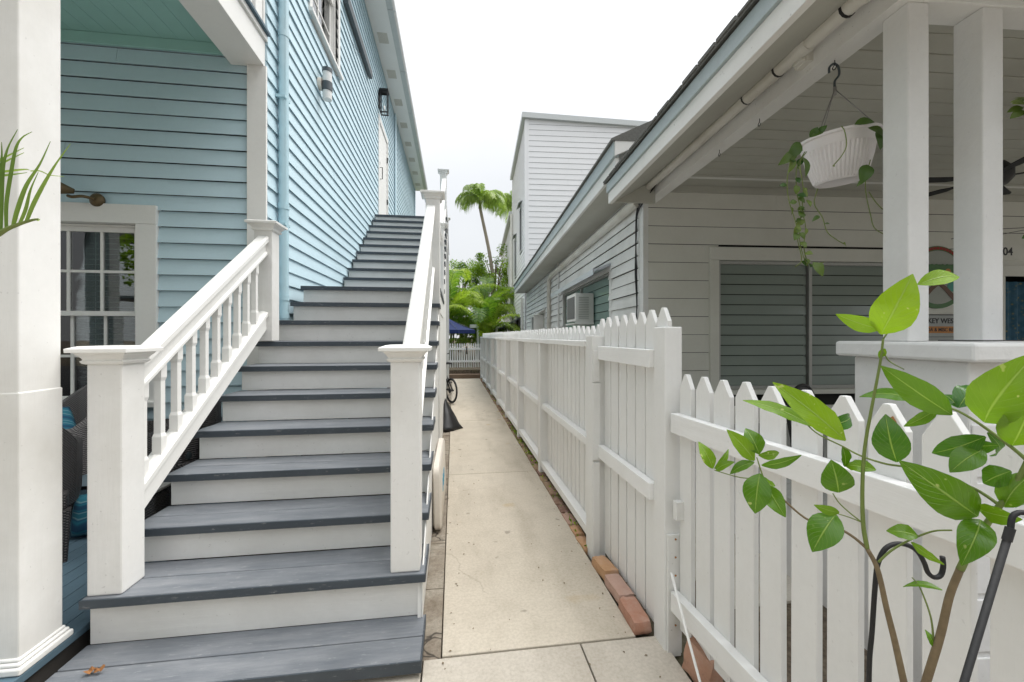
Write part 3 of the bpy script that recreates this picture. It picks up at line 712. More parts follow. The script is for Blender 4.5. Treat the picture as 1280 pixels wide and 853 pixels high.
# black tarpaulin heap
b = MB(); c = Vector((-.13, 6.35, 0)); rings = []
rnd = random.Random(4); apex = c+Vector((.0, .12, .44)); nn = 22
base = []
for i in range(nn):
    a = 2*math.pi*i/nn; rr = (.24 if math.cos(a) > 0 else .10)*(1+.25*rnd.random()) ; base.append(c+Vector((rr*math.cos(a), .30*math.sin(a)+.08, .004)))
rings = []
for k in range(9):
    t_ = k/8; rings.append([p.lerp(apex, t_)+Vector((rnd.uniform(-1,1)*.012*(1-t_), rnd.uniform(-1,1)*.014*(1-t_), (.0*math.sin(math.pi*t_)+rnd.uniform(-1,1)*.008)*(1-t_*.5) if k else 0)) for p in base])
b.loft(rings); tag(b.build('tarpaulin', M['tarp'], smooth=True), 'crumpled black tarpaulin draped at the foot of the stair side', 'tarpaulin')
# bicycle
rc = Vector((-.045, 8.72, .262)); ang = R(27); dv = Vector((-math.sin(ang), math.cos(ang), 0))
t = thing('bicycle', 'black bicycle parked at the stairs, its rear wheel towards the path', 'bicycle', (rc.x, rc.y, 0))
FB = Matrix.Translation((rc.x, rc.y, 0)) @ Matrix.Rotation(math.atan2(dv.y, dv.x), 4, 'Z')   # local x = forward
def wheel(x):
    r = .262
    b = MB(FB); rings = []
    for i in range(40):
        a = 2*math.pi*i/40; rings.append([(x+(r-.018+.018*math.cos(q))*math.cos(a), .018*math.sin(q), r+(r-.018+.018*math.cos(q))*math.sin(a)) for q in [2*math.pi*j/8 for j in range(8)]])
    rings.append(rings[0]); b.loft(rings, cap=False); w = b.build('wheel', M['black_matt'], t, smooth=True)
    b = MB(FB); rings = []
    for i in range(41):
        a = 2*math.pi*i/40; rings.append([(x+(r-.042+.006*math.cos(q))*math.cos(a), .011*math.sin(q), r+(r-.042+.006*math.cos(q))*math.sin(a)) for q in [2*math.pi*j/6 for j in range(6)]])
    b.loft(rings, cap=False)
    b.build('rim', M['black'], w, smooth=True)
    b = MB(FB)
    for i in range(20):
        a = 2*math.pi*i/20; b.tube([(x, .02*(1 if i%2 else -1), r), (x+(r-.04)*math.cos(a), 0, r+(r-.04)*math.sin(a))], .0016, 4)
    b.build('spokes', M['wire'], w)
    b = MB(FB); b.tube([(x,-.05,r),(x,.05,r)], .018, 12); b.tube([(x,.035,r),(x,.045,r)], .05, 16); b.build('hub', M['black'], w)
wheel(0); wheel(.98)
b = MB(FB); r = .262
for p in ([(0,.03,r),(.42,.02,.28)], [(0,-.03,r),(.42,-.02,.28)], [(0,.03,r),(.30,.01,.62)], [(0,-.03,r),(.30,-.01,.62)], [(.42,0,.28),(.28,0,.68)], [(.42,0,.28),(.82,0,.70)], [(.29,0,.62),(.80,0,.78)], [(.80,0,.86),(.98,.05,r)], [(.80,0,.86),(.84,0,.68)], [(.84,-.05,.6),(.98,-.05,r)]): b.tube(p, .015, 8)
b.build('frame', M['black'], t, smooth=True)
b = MB(FB); b.tube([(.285,0,.66),(.25,0,.80)], .013, 10); b.build('seat_post', M['black'], t)
b = MB(FB); b.loft([[(.10+dx, sy*wd, .815+dz) for sy, dz in ((-1,-.01),(-1,.012),(-.4,.03),(.4,.03),(1,.012),(1,-.01))] for dx, wd in ((0,.05),(.03,.085),(.10,.075),(.18,.03),(.27,.018))]); b.build('saddle', M['black_matt'], t, smooth=True)
b = MB(FB); b.tube([(.80,0,.86),(.80,0,.98)], .013); b.tube(bez([(.70,-.29,1.0),(.80,-.2,.99),(.82,0,.98),(.80,.2,.99),(.70,.29,1.0)], 5), .011); b.build('handlebar', M['black'], t, smooth=True)
b = MB(FB); b.tube([(.42,-.06,.28),(.42,.06,.28)], .02, 12); b.tube([(.42,.055,.28),(.42,.062,.28)], .085, 24); b.tube([(.42,.07,.28),(.52,.07,.16)], .008); b.box(.47,.57,.075,.16,.15,.165); b.tube([(.42,-.07,.28),(.32,-.07,.40)], .008); b.box(.27,.37,-.16,-.075,.395,.41); b.build('crank', M['black'], t)

# ================================================================ porch furniture
def wicker_chair(label, loc, rz, sc=1.0, matn='wicker'):
    t = thing('wicker_armchair', label, 'armchair', loc, rz, 'wicker armchairs on the blue porch')
    F_ = Matrix.Translation(loc) @ Matrix.Rotation(rz, 4, 'Z') @ Matrix.Scale(sc, 4)
    def seg(name, m, rings, **k): 
        b = MB(F_); b.loft(rings); return b.build(name, m, t, **k)
    # local: front = +y
    n = 16; prof = []
    outer, inner = [], []
    for i in range(n+1):
        a = R(180+180*i/n); outer.append((.33*math.cos(a), -.02+.33*math.sin(a)*.95)); inner.append((.275*math.cos(a), -.02+.275*math.sin(a)*.95))
    outer = [(-.33,.27)]+outer+[(.33,.27)]; inner = [(-.275,.27)]+inner+[(.275,.27)]
    def top(i): 
        u = i/(len(outer)-1); s_ = math.sin(math.pi*u); return .60+.32*max(0, s_)**1.6
    b = MB(F_)
    rings = []
    for i, (o_, i_) in enumerate(zip(outer, inner)):
        zt = top(i); fl = .04*(zt-.4)
        ox, oy = o_; ix, iy = i_
        rings.append([(ox, oy, .28), (ox*(1+fl), oy*(1+fl), zt-.02), ((ox+ix)/2*(1+fl), (oy+iy)/2*(1+fl), zt+.005), (ix*(1+fl), iy*(1+fl), zt-.02), (ix, iy, .28)])
    b.loft(rings); b.build('back_and_arms', M[matn], t, smooth=True, autos=50)
    b = MB(F_); b.box(-.30,.30,-.25,.27,.28,.38); b.build('seat', M['wicker_dark'], t, bevel=.02)
    b = MB(F_); b.box(-.265,.265,-.24,.27,.381,.47); b.build('cushion', M['cushion'], t, bevel=.03)
    for x in (-.28, .28):
        for y in (-.24, .24):
            b = MB(F_); b.sq(x, y, [(.020, 0), (.034, .29)]); b.build('leg', M['wicker_dark'], t, bevel=.004)
    return t
wicker_chair('dark wicker armchair beside the porch column, nearest of the porch chairs', (-2.51, 2.66, .15), R(35), 1, 'wicker_dark')
wicker_chair('grey wicker armchair directly under the porch window', (-2.88, 3.40, .15), R(150), .98, 'wicker')
wicker_chair('dark wicker armchair seen through the stair balusters', (-2.10, 3.42, .15), R(100), .95, 'wicker_dark')
# small table and pillows
t = thing('side_table', 'low dark wicker side table with grey top behind the stair newel', 'table', (-1.80, 2.75, .15))
b = MB(); b.box(-1.92,-1.68,2.63,2.87,.50,.52); b.build('table_top', M['alu'], t, bevel=.006)
b = MB(); b.box(-1.90,-1.70,2.65,2.85,.20,.499); b.build('body', M['wicker_dark'], t, bevel=.01)
for x in (-1.88,-1.72):
    for y in (2.67,2.83):
        b = MB(); b.box(x-.02,x+.02,y-.02,y+.02,.151,.199); b.build('leg', M['wicker_dark'], t)
def pillow(label, c, s, rot, m):
    b = MB(Matrix.Translation(c) @ Euler(rot).to_matrix().to_4x4()); n = 10; top, bot = [], []
    for j in range(n+1):
        for i in range(n+1):
            u, v = i/n*2-1, j/n*2-1; z = s[2]*max(0, (1-u**4)*(1-v**4))**.5; k = 1-.06*(u*u*v*v)
            top.append(b.v((u*s[0]*k, v*s[1]*k, z))); bot.append(b.v((u*s[0]*k, v*s[1]*k, -z)))
    for j in range(n):
        for i in range(n):
            q = [j*(n+1)+i, j*(n+1)+i+1, (j+1)*(n+1)+i+1, (j+1)*(n+1)+i]; b.f([top[x] for x in q]); b.f([bot[x] for x in q[::-1]])
    bmesh.ops.remove_doubles(b.bm, verts=b.bm.verts[:], dist=1e-5)
    o = b.build('pillow', m, smooth=True); tag(o, label, 'pillow')
pillow('blue swirl patterned floor pillow low behind the front newel', (-2.20, 3.0, .27), (.17,.13,.09), (R(75), 0, R(15)), M['swirl'])
pillow('light blue striped pillow on the seat of the grey wicker armchair', (-2.80, 3.30, .76), (.16,.15,.05), (R(60), 0, R(60)), M['swirl'])
# ================================================================ FENCES
def picket(b, mp, s, w, z0, z1, t=.02, peak=.06):
    h = w/2; pts = [(s-h, z0), (s+h, z0), (s+h, z1-peak), (s+h*.18, z1-.002), (s-h*.18, z1-.002), (s-h, z1-peak)]
    e, q = random.uniform(-.0035, .0035), random.uniform(-.0015, .0015)
    b.loft([[mp(a+e*z, q, z) for a, z in pts], [mp(a+e*z, q-t, z) for a, z in pts]])
def mbox(b, mp, sa, sb, na, nb, za, zb, dz=0):
    b.hexa([mp(sa,na,za), mp(sb,na,za+dz), mp(sb,nb,za+dz), mp(sa,nb,za), mp(sa,na,zb), mp(sb,na,zb+dz), mp(sb,nb,zb+dz), mp(sa,nb,zb)])
PX = .946
mA = lambda s, n, z: Vector((PX-n, s, z))
fa = thing('picket_fence', 'long white picket fence along the right edge of the path', 'fence', (PX, 8.2, 0))
posts = [2.60, 4.19, 5.64, 7.02, 8.42, 9.82, 11.22, 12.6, 13.66]
for i, y in enumerate(posts):
    b = MB(); w = .06 if i == 0 else .045; lean = random.uniform(-.006, .006)
    mbox(b, mA, y-w, y+w, -.012+lean*0, .078, -.03, 1.325 if i else 1.40)
    b.build('post', M['fence'], fa, bevel=.004)
for i, (a, c) in enumerate(zip(posts, posts[1:])):
    z = random.uniform(-.006, .006); dz = random.uniform(-.008, .008)
    b = MB(); mbox(b, mA, a+(.061 if i == 0 else -.02), c-.021, .001, .086, 1.3265, 1.366, 0); b.build('rail', M['rail'], fa, bevel=.003)
    wa = .0605 if i == 0 else .0455
    b = MB(); mbox(b, mA, a+wa, c-.0455, .001, .058, .66+z, .715+z, dz); b.build('rail', M['rail'], fa, bevel=.003)
    b = MB(); mbox(b, mA, a+wa, c-.0455, .001, .066, .07+z, .13+z, dz); b.build('rail', M['rail'], fa, bevel=.003)
k = 0; s = 2.66
while s < 13.72 and k < 99:
    b = MB(); picket(b, mA, s, .0965, .03+random.uniform(-.01, .01), 1.475+random.uniform(-.006, .006), .02, .06)
    o = b.build('picket', M['fence'], fa, bevel=.002); k += 1; s += .1135
b = MB(); b.box(.872, .918, 2.526, 2.5385, .0, .60); b.build('repair_board', M['fence'], fa, bevel=.003)
b = MB(); b.box(.870, .920, 2.524, 2.5385, .615, 1.10); b.build('repair_board', M['fence'], fa, bevel=.003)
b = MB(); b.box(.874, .916, 2.528, 2.5385, 1.108, 1.31); b.build('repair_board', M['fence'], fa, bevel=.003)
fp = thing('fence_panel', 'tall white fence panel with thick corner post at the near end of the path fence', 'fence panel', (PX, 2.2, 0))
b = MB(); b.box(.928, 1.012, 1.735, 1.838, -.02, 1.44); b.build('post', M['fence'], fp, bevel=.005)
b = MB(); b.box(.936, .9995, 1.722, 1.7345, -.02, .52); pl = b.build('repair_board', M['white_old'], fp, bevel=.003)
for z in (.50, .42, .34, .24, .12):
    b = MB(); b.tube([(.972, 1.7215, z), (.972, 1.7195, z)], .0045, 8); b.build('nail_head', M['rust'], pl)
for za, zb in ((1.25, 1.335), (.63, .71)):
    b = MB(); mbox(b, mA, 1.8385, 2.538, .001, .042, za, zb); b.build('rail', M['rail'], fp, bevel=.003)
s = 1.79
while s < 2.60:
    b = MB(); picket(b, lambda q, n, z: mA(q, n-.0015-.03*max(0, (1.86-s)/.1)*0, z), s, .1015, .03, 1.515+.02*(2.6-s)+random.uniform(-.004, .004), .02, .065); b.build('picket', M['fence'], fp, bevel=.002); s += .1155
# foreground fence
dS = Vector((.0645, -.998, 0)).normalized(); dN = Vector((-.998, -.0645, 0)).normalized(); P0 = Vector((.985, 1.72, 0))
mB = lambda s, n, z: P0 + dS*s + dN*n + Vector((0, 0, z))
fb = thing('picket_fence', 'low white picket fence behind the citrus plant in the right foreground', 'fence', (1.03, .9, 0))
for za, zb in ((.975, 1.06), (.19, .275)):
    b = MB(); mbox(b, mB, .0, 2.2, .001, .04, za, zb); b.build('rail', M['rail'], fb, bevel=.003)
s = .05; i = 0
while s < 2.2:
    b = MB(); picket(b, mB, s, .086 if i else .078, .11, 1.238+random.uniform(-.004, .004), .021, .062); b.build('picket', M['fence'], fb, bevel=.002)
    s += .1145+random.uniform(-.003, .003); i += 1
b = MB(); mbox(b, mB, 2.08, 2.18, -.10, -.022, -.03, 1.15); b.build('post', M['fence'], fb, bevel=.004)
b = MB(); mbox(b, mB, .012, .04, .0, .035, .60, .68); b.build('cleat', M['fence'], fb, bevel=.002)
# peeled patch on one picket
b = MB(); q = .862; pts = [(-.010,-.022),(.004,-.026),(.012,-.010),(.009,.008),(.002,.020),(-.008,.012),(-.012,-.004)]
b.loft([[mB(q+x, .0005, 1.188+z) for x, z in pts], [mB(q+x, .0022, 1.188+z) for x, z in pts]]); b.build('peeled_patch', M['rust'], fb)
# far gate
gt = thing('picket_gate', 'low white picket gate closing the far end of the path', 'gate', (.35, 14.2, .25))
mG = lambda s, n, z: Vector((s, 14.2-n, z))
x = -.42
while x < .96:
    b = MB(); picket(b, mG, x, .045, .33, 1.15, .018, .03); b.build('picket', M['fence'], gt); x += .078
for z in (.50, .92):
    b = MB(); mbox(b, mG, -.45, .97, .001, .03, z, z+.07); b.build('rail', M['rail'], gt)
b = MB(); mbox(b, mG, .42, .46, .031, .045, .78, 1.04); b.build('latch', M['black'], gt)
for x in (-.5, .95):
    b = MB(); mbox(b, mG, x-.04, x+.04, -.06, .03, .25, 1.2); b.build('post', M['fence'], gt)
# edging bricks
def brick_(label, mat, x, y, z, dims, rz, tilt=0, name='brick', group=None, seed=0):
    rnd = random.Random(seed); Mx = Matrix.Translation((x,y,z)) @ Matrix.Rotation(rz, 4, 'Z') @ Matrix.Rotation(tilt, 4, 'X')
    b = MB(Mx); a, c, h = dims
    nx, ny, nz = 3, 5, 2
    bmesh.ops.create_cube(b.bm, size=1.0); bmesh.ops.subdivide_edges(b.bm, edges=b.bm.edges[:], cuts=3, use_grid_fill=True)
    for v in b.bm.verts:
        p = Vector((v.co.x*a, v.co.y*c, v.co.z*h)); on = sum(abs(abs(q)-.5) < 1e-4 for q in v.co)
        if on >= 2: p *= (1-.035*on*rnd.uniform(.3, 1.6)*.8)
        v.co = p+Vector([rnd.uniform(-.0025, .0025) for _ in range(3)])
    o = b.build(name, mat, smooth=True, autos=45); tag(o, label, 'brick', group); return o
G_ = 'edging bricks along the fence foot'
brick_('orange edging brick, farthest of the three loose ones by the fence post', M['brick_orange'], .885, 2.36, .025, (.085,.20,.065), R(4), R(-4), group=G_, seed=1)
brick_('pinkish middle brick of the three loose edging bricks', M['brick_pink'], .888, 2.155, .025, (.09,.195,.06), R(2), 0, group=G_, seed=2)
brick_('red nearest brick of the three loose edging bricks beside the corner post', M['brick'], .882, 1.945, .026, (.09,.205,.06), R(-1), 0, group=G_, seed=3)
y = 2.62; i = 0
while y < 13.5:
    L_ = random.uniform(.15, .205)
    m = random.choice([M['brick_old'], M['brick_old'], M['brick_orange'] if i < 3 else M['brick_old'], M['brick_pink'] if i < 9 else M['brick_old']])
    o = brick_('weathered half-buried edging brick between the path and the long fence', m, .878+random.uniform(-.006, .006), y+L_/2, -.014+random.uniform(-.01, .008), (.075, L_-.012, .05), R(random.uniform(-4, 4)), R(random.uniform(-3, 3)), group='half-buried edging bricks', seed=10+i)
    y += L_; i += 1
brick_('broken red brick chunk standing at the foot of the corner post', M['brick'], 1.02, 1.58, .06, (.10,.13,.15), R(20), R(12), seed=77)
b = MB(); b.tube([at(839, 716, 1.80), at(858, 790, 1.66), at(877, 860, 1.56), at(884, 905, 1.50)], .0055, 8); tag(b.build('stick', M['white'], smooth=True), 'thin white rod leaning on the foot of the corner fence post', 'rod')

# ================================================================ COTTAGE (right)
F2 = Matrix.Rotation(R(-3.6), 4, 'Z')
X2, Y2 = 1.755, 4.31
cot = thing('cottage', 'weathered white clapboard cottage with a deep front porch on the right', 'house', (3.5, 8, 0), F=F2)
m2s = lambda s, n, z: Vector((X2-n, s, z)); m2f = lambda s, n, z: Vector((s, Y2-n, z))
SW1 = (5.50, 8.62, 1.0, 2.27); SW2 = (11.2, 13.9, 1.0, 2.02); FW = (2.56, 4.72, .82, 2.215); DR = (5.95, 6.75, .45, 2.08)
b = MB(F2); siding(b, m2s, Y2+.03, 15.6, .35, 3.0, .1385, .027, [SW1, SW2], jit=.006, tt=.006); b.build('side_wall', M['grey_clap'], cot)
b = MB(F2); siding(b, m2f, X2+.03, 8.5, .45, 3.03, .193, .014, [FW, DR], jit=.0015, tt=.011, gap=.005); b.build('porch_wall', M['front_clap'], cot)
b = MB(F2)
xs = X2+.015
b.box(xs, 8.4, Y2+.7, 15.6, -.1, 2.98)
def yseg(a, c, z0, z1): b.box(xs+.0, xs+.62, a, c, z0, z1)
for a, c in ((X2+.015, FW[0]-.05), (FW[1]+.05, DR[0]-.05), (DR[1]+.05, 8.4)): b.box(a, c, Y2+.02, Y2+.7, -.1, 2.98)
b.box(FW[0]-.05, FW[1]+.05, Y2+.02, Y2+.7, -.1, FW[2]-.06); b.box(FW[0]-.05, FW[1]+.05, Y2+.02, Y2+.7, FW[3]+.05, 2.98); b.box(DR[0]-.05, DR[1]+.05, Y2+.25, Y2+.7, -.1, 2.98)
o = b.build('wall_core', M['dark'], cot)
# the side wall core must leave the side windows open: rebuild as pieces
me = o.data; bm = bmesh.new()
bpy.data.objects.remove(o)
b = MB(F2)
b.box(xs+.65, 8.4, Y2+.7, 15.6, -.1, 2.98)
for a, c in ((Y2+.02, SW1[0]-.05), (SW1[1]+.05, SW2[0]-.05), (SW2[1]+.05, 15.6)): b.box(xs, xs+.65, a, c, -.1, 2.98)
for Wn in (SW1, SW2): b.box(xs, xs+.65, Wn[0]-.05, Wn[1]+.05, -.1, Wn[2]-.06); b.box(xs, xs+.65, Wn[0]-.05, Wn[1]+.05, Wn[3]+.05, 2.98)
b.box(xs+.65, FW[0]-.05, Y2+.02, Y2+.7, -.1, 2.98); b.box(FW[1]+.05, DR[0]-.05, Y2+.02, Y2+.7, -.1, 2.98); b.box(DR[1]+.05, 8.4, Y2+.02, Y2+.7, -.1, 2.98)
b.box(FW[0]-.05, FW[1]+.05, Y2+.02, Y2+.7, -.1, FW[2]-.06); b.box(FW[0]-.05, FW[1]+.05, Y2+.02, Y2+.7, FW[3]+.05, 2.98); b.box(DR[0]-.05, DR[1]+.05, Y2+.3, Y2+.7, -.1, 2.98)
b.build('wall_core', M['dark'], cot)
b = MB(F2); b.box(X2-.028, X2+.03, Y2-.012, Y2+.085, .3, 3.0); b.box(X2-.032, X2-.012, Y2+.0855, Y2+.115, .3, 2.98); b.build('corner_board', M['grey_clap'], cot, bevel=.003)
b = MB(F2); b.box(X2+.02, 8.4, Y2-.05, 15.6, -.05, .34); b.build('foundation', M['masonry'], cot)
def jalousie(mp, F, Wn, mull, pitch, mat, trimmat, trim=.10, head=.14, proud=.03, framew=.035):
    s0, s1, z0, z1 = Wn
    b = MB(F); bx = lambda sa, sb, na, nb, za, zb: mbox(b, mp, sa, sb, na, nb, za, zb)
    bx(s0-trim, s0, -.01, proud, z0, z1); bx(s1, s1+trim, -.01, proud, z0, z1); bx(s0-trim, s1+trim, -.01, proud+.006, z1+.0005, z1+head); bx(s0-trim-.015, s1+trim+.015, -.02, proud+.04, z0-.05, z0-.0005)
    w = b.build('window', trimmat, cot, bevel=.004)
    b = MB(F); xs_ = [s0]+mull+[s1]
    for i, c in enumerate(xs_):
        lo = c if i == 0 else (c-framew if i == len(xs_)-1 else c-framew/2); bx(lo, lo+framew, -.09, -.005, z0, z1)
    bx(s0+framew, s1-framew, -.085, -.01, z0, z0+framew); bx(s0+framew, s1-framew, -.085, -.01, z1-framew, z1)
    b.build('frame', M['alu'], w, bevel=.003)
    for a, c in zip(xs_, xs_[1:]):
        b = MB(F); z = z0+framew; A, C = a+framew*.8, c-framew*.8
        while z < z1-framew-.02:
            zt = min(z+pitch-.007, z1-framew); e = random.uniform(-.004, .004)
            b.hexa([mp(A,-.038+e,z), mp(C,-.038+e,z), mp(C,-.033+e,z+.001), mp(A,-.033+e,z+.001), mp(A,-.050,zt-.001), mp(C,-.050,zt-.001), mp(C,-.045,zt), mp(A,-.045,zt)]); z += pitch
        b.build('louvre', mat, w)
    b = MB(F); bx(s0, s1, -.12, -.11, z0, z1); b.build('backing', M['dark'], w)
    return w
jalousie(m2f, F2, FW, [3.63], .111, M['louvre'], M['front_clap'])
w1 = jalousie(m2s, F2, SW1, [7.2], .12, M['louvre_side'], M['grey_clap'], proud=.02, head=.05)
w2 = jalousie(m2s, F2, SW2, [12.1, 13.0], .4, M['louvre_side'], M['white'], proud=.02, head=.05)
# awnings over the side windows
b = MB(F2); a = 5.42; c = 8.75
b.prism([(X2-.02, a, 2.37), (X2-.26, a, 2.285), (X2-.26, a, 2.25), (X2-.02, a, 2.335)], (0, c-a, 0)); b.box(X2-.262, X2-.255, a, c, 2.21, 2.29); b.build('awning', flat('grey_awning_paint', (.50,.53,.58), .4), cot)
b = MB(F2); b.prism([(X2-.02, 11.0, 2.12), (X2-.30, 11.0, 1.99), (X2-.30, 11.0, 1.97), (X2-.02, 11.0, 2.10)], (0, 1.2, 0)); b.build('awning', M['white'], cot)
b = MB(F2); b.box(X2-.30, X2-.02, 11.25, 11.28, 1.3, 1.97); b.build('shutter', M['white'], cot)
# door with floral curtain, house number
b = MB(F2)
for a, c, z0, z1 in ((DR[0]-.1, DR[0], .45, 2.08), (DR[1], DR[1]+.1, .45, 2.08)): mbox(b, m2f, a, c, -.02, .03, z0, z1)
mbox(b, m2f, DR[0]-.1, DR[1]+.1, -.02, .034, 2.0805, 2.20); dr = b.build('door', M['front_clap'], cot, bevel=.004)
b = MB(F2); rings = []
for i in range(33):
    x = DR[0]+.01+(DR[1]-DR[0]-.02)*i/32; n_ = -.08+.012*math.sin(i*1.3); rings.append((x, n_))
b.loft([[m2f(x, n_, .5) for x, n_ in rings]+[m2f(x, n_-.01, .5) for x, n_ in rings[::-1]], [m2f(x, n_, 2.03) for x, n_ in rings]+[m2f(x, n_-.01, 2.03) for x, n_ in rings[::-1]]])
b.build('curtain', M['floral'], dr, smooth=False)
b = MB(F2); mbox(b, m2f, DR[0]-.13, DR[1]+.1, .012, .022, 2.26, 2.44); nb = b.build('number_board', M['front_clap'], cot, bevel=.002)
text('1204', .125, M['s_black'], nb, tuple(m2f(5.925, .0225, 2.355)), (1,0,0), (0,0,1), name='number', depth=.002, F=F2)
# porch: floor, ceiling, beams, posts
b = MB(F2)
y = 1.45
while y < Y2-.05: b.box(1.80, 8.4, y, y+.086, .42, .45); y += .09
b.build('porch_floor', flat('light_grey_porch_floor', (.40,.40,.38), .6), cot)
b = MB(F2); b.box(1.82, 8.4, 1.85, Y2-.02, -.05, .419); b.build('porch_base', M['masonry'], cot)
b = MB(F2); y = 1.73; 
while y < Y2-.02:
    y2 = min(y+.148, Y2-.002); b.box(X2+.10, 8.4, y, y2-.007, 3.0+random.uniform(0,.003), 3.014); y += .15
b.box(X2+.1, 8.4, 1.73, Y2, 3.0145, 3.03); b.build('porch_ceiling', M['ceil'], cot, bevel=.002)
b = MB(F2); b.box(X2-.015, X2+.095, 1.2, Y2-.02, 2.80, 3.0); b.box(X2-.019, X2-.0155, 1.2, Y2-.1, 2.9, 2.905); bm_ = b.build('porch_beam', M['white_old'], cot, bevel=.005)
b = MB(F2); b.box(X2+.096, 8.4, 1.60, 1.725, 2.80, 3.0); b.build('porch_beam', M['white_old'], cot, bevel=.005)
b = MB(F2); b.box(X2+.10, 8.4, Y2-.03, Y2-.012, 2.93, 2.999); b.build('ceiling_moulding', M['ceil'], cot)
for (xa, xb) in ((1.787, 1.882), (2.130, 2.226), (6.3, 6.4), (6.65, 6.75)):
    b = MB(F2); b.box(xa, xb, 1.608, 1.722, 1.3755, 2.7995); b.build('porch_post', M['masonry'], cot, bevel=.006)
b = MB(F2); b.box(6.15, 6.9, 1.37, 1.834, -.05, 1.3755); b.build('porch_pier', M['masonry'], cot, bevel=.008)
b = MB(F2); b.box(1.76, 2.55, 1.37, 1.834, -.05, 1.3045); pier = b.build('porch_wall_base', M['masonry'], cot, bevel=.008)
b = MB(F2); b.box(1.722, 2.59, 1.322, 1.90, 1.305, 1.375); b.build('wall_cap', M['masonry'], pier, bevel=.012)
b = MB(F2)     # block joints in relief on the painted pier
for z in [.05+.21*i for i in range(5)]:
    for k in range(2):
        xa = 1.765+k*.40; b.box(xa, xa+.38, 1.362, 1.3695, z, z+.19)
b.build('block_facing', M['masonry'], pier, bevel=.006)
# porch roof with fascia
b = MB(F2); b.box(1.262, 1.30, 1.05, 4.02, 2.70, 2.806); b.build('fascia', M['white_old'], cot, bevel=.003)
b = MB(F2); b.box(1.245, 1.29, 1.03, 4.03, 2.807, 2.90); b.build('drip_board', M['drip'], cot, bevel=.003)
b = MB(F2); b.prism([(1.3005,1.06,2.705),(1.739,1.06,2.96),(1.739,1.06,2.975),(1.3005,1.06,2.725)], (0,2.96,0)); b.box(1.302, 1.74, 4.021, 4.04, 2.72, 2.98); b.build('soffit', M['ceil'], cot)
b = MB(F2); b.prism([(1.225,1.0,2.901),(1.225,1.0,2.915),(4.9,1.0,4.55),(8.7,1.0,2.915),(8.7,1.0,2.901),(4.9,1.0,4.52)], (0,3.06,0))
for k in range(17):
    b.box(1.218, 1.32, 1.0+k*.18+random.uniform(0,.015), 1.0+k*.18+.17, 2.9155, 2.925+random.uniform(0,.012))
b.build('roof', M['shingle'], cot)
b = MB(F2); b.prism([(1.28,1.04,2.9),(8.65,1.04,2.9),(4.9,1.04,4.5)], (0,.03,0)); b.box(1.74, 8.4, 1.06, 1.59, 2.97, 3.0); b.build('gable', M['white_old'], cot)
# main roof
b = MB(F2); b.box(1.30, 1.335, 3.92, 15.62, 2.985, 3.12); b.build('fascia', M['white_old'], cot, bevel=.003)
b = MB(F2); b.box(1.275, 1.33, 3.90, 15.64, 3.121, 3.262); b.build('drip_board', M['drip'], cot, bevel=.003)
b = MB(F2); b.prism([(1.3355,3.95,2.99),(X2+.0,3.95,3.0),(X2+.0,3.95,3.02),(1.3355,3.95,3.02)], (0,11.66,0)); b.build('soffit', M['ceil'], cot)
b = MB(F2); b.prism([(1.25,3.88,3.263),(1.25,3.88,3.285),(4.9,3.88,5.0),(8.7,3.88,3.285),(8.7,3.88,3.263)], (0,11.8,0)); b.build('roof', M['shingle'], cot)
b = MB(F2); b.prism([(1.34,4.03,3.0),(8.6,4.03,3.0),(8.6,4.03,3.26),(4.9,4.03,4.9),(1.34,4.03,3.26)], (0,.05,0)); b.build('gable', M['white_old'], cot)
b = MB(F2); b.prism([(1.285,3.885,3.12),(1.285,3.885,3.262),(2.4,3.885,3.78),(2.4,3.885,3.62)], (0,.035,0)); b.build('barge_board', M['white_old'], cot, bevel=.003)
# pipes
b = MB(F2); b.tube(bez([(X2-.075, 1.05, 2.905), (X2-.075, 2.0, 2.90), (X2-.075, 4.2, 2.885)], 8), .036, 12)
for y in (1.62, 2.0): b.tube([(X2-.075, y, 2.902), (X2-.075, y+.09, 2.902)], .043, 12)
pp = b.build('drain_pipe', M['pvc'], cot, smooth=True, autos=40)
for y in (1.78, 2.22, 2.5):
    b = MB(F2); b.tube([(X2-.075, y, 2.90), (X2-.075, y+.012, 2.90)], .0395, 12); b.build('cable_tie', M['black'], pp)
b = MB(F2); b.box(X2-.075, X2-.012, 2.06, 2.12, 2.845, 2.875); b.box(X2-.05, X2-.014, 2.05, 2.14, 2.84, 2.93); b.build('bracket', M['pvc'], pp, bevel=.003)
b = MB(F2); b.tube([(X2-.062, 4.36, 2.84), (X2-.062, 4.45, 2.85), (X2-.062, 9.9, 2.83), (X2-.062, 10.1, 2.79), (X2-.062, 10.15, 2.68), (X2-.062, 10.15, .3)], .055, 12); b.build('drain_pipe', M['pvc'], cot, smooth=True, autos=50)
b = MB(F2); b.tube([(X2-.05, 8.98, 2.98), (X2-.05, 8.98, .4)], .018, 8); b.build('conduit', M['grey_clap'], cot, smooth=True)
for y, z in ((1.98, 2.799), (2.55, 2.799), (3.0, 2.799)):
    b = MB(F2); c = Vector((X2+.04, y, z)); b.tube(bez([c, c+Vector((0,0,-.02)), c+Vector((.0,.014,-.035)), c+Vector((0,.0,-.048)), c+Vector((0,-.014,-.034))], 5), .0022, 6); b.build('hook', M['black'], cot)
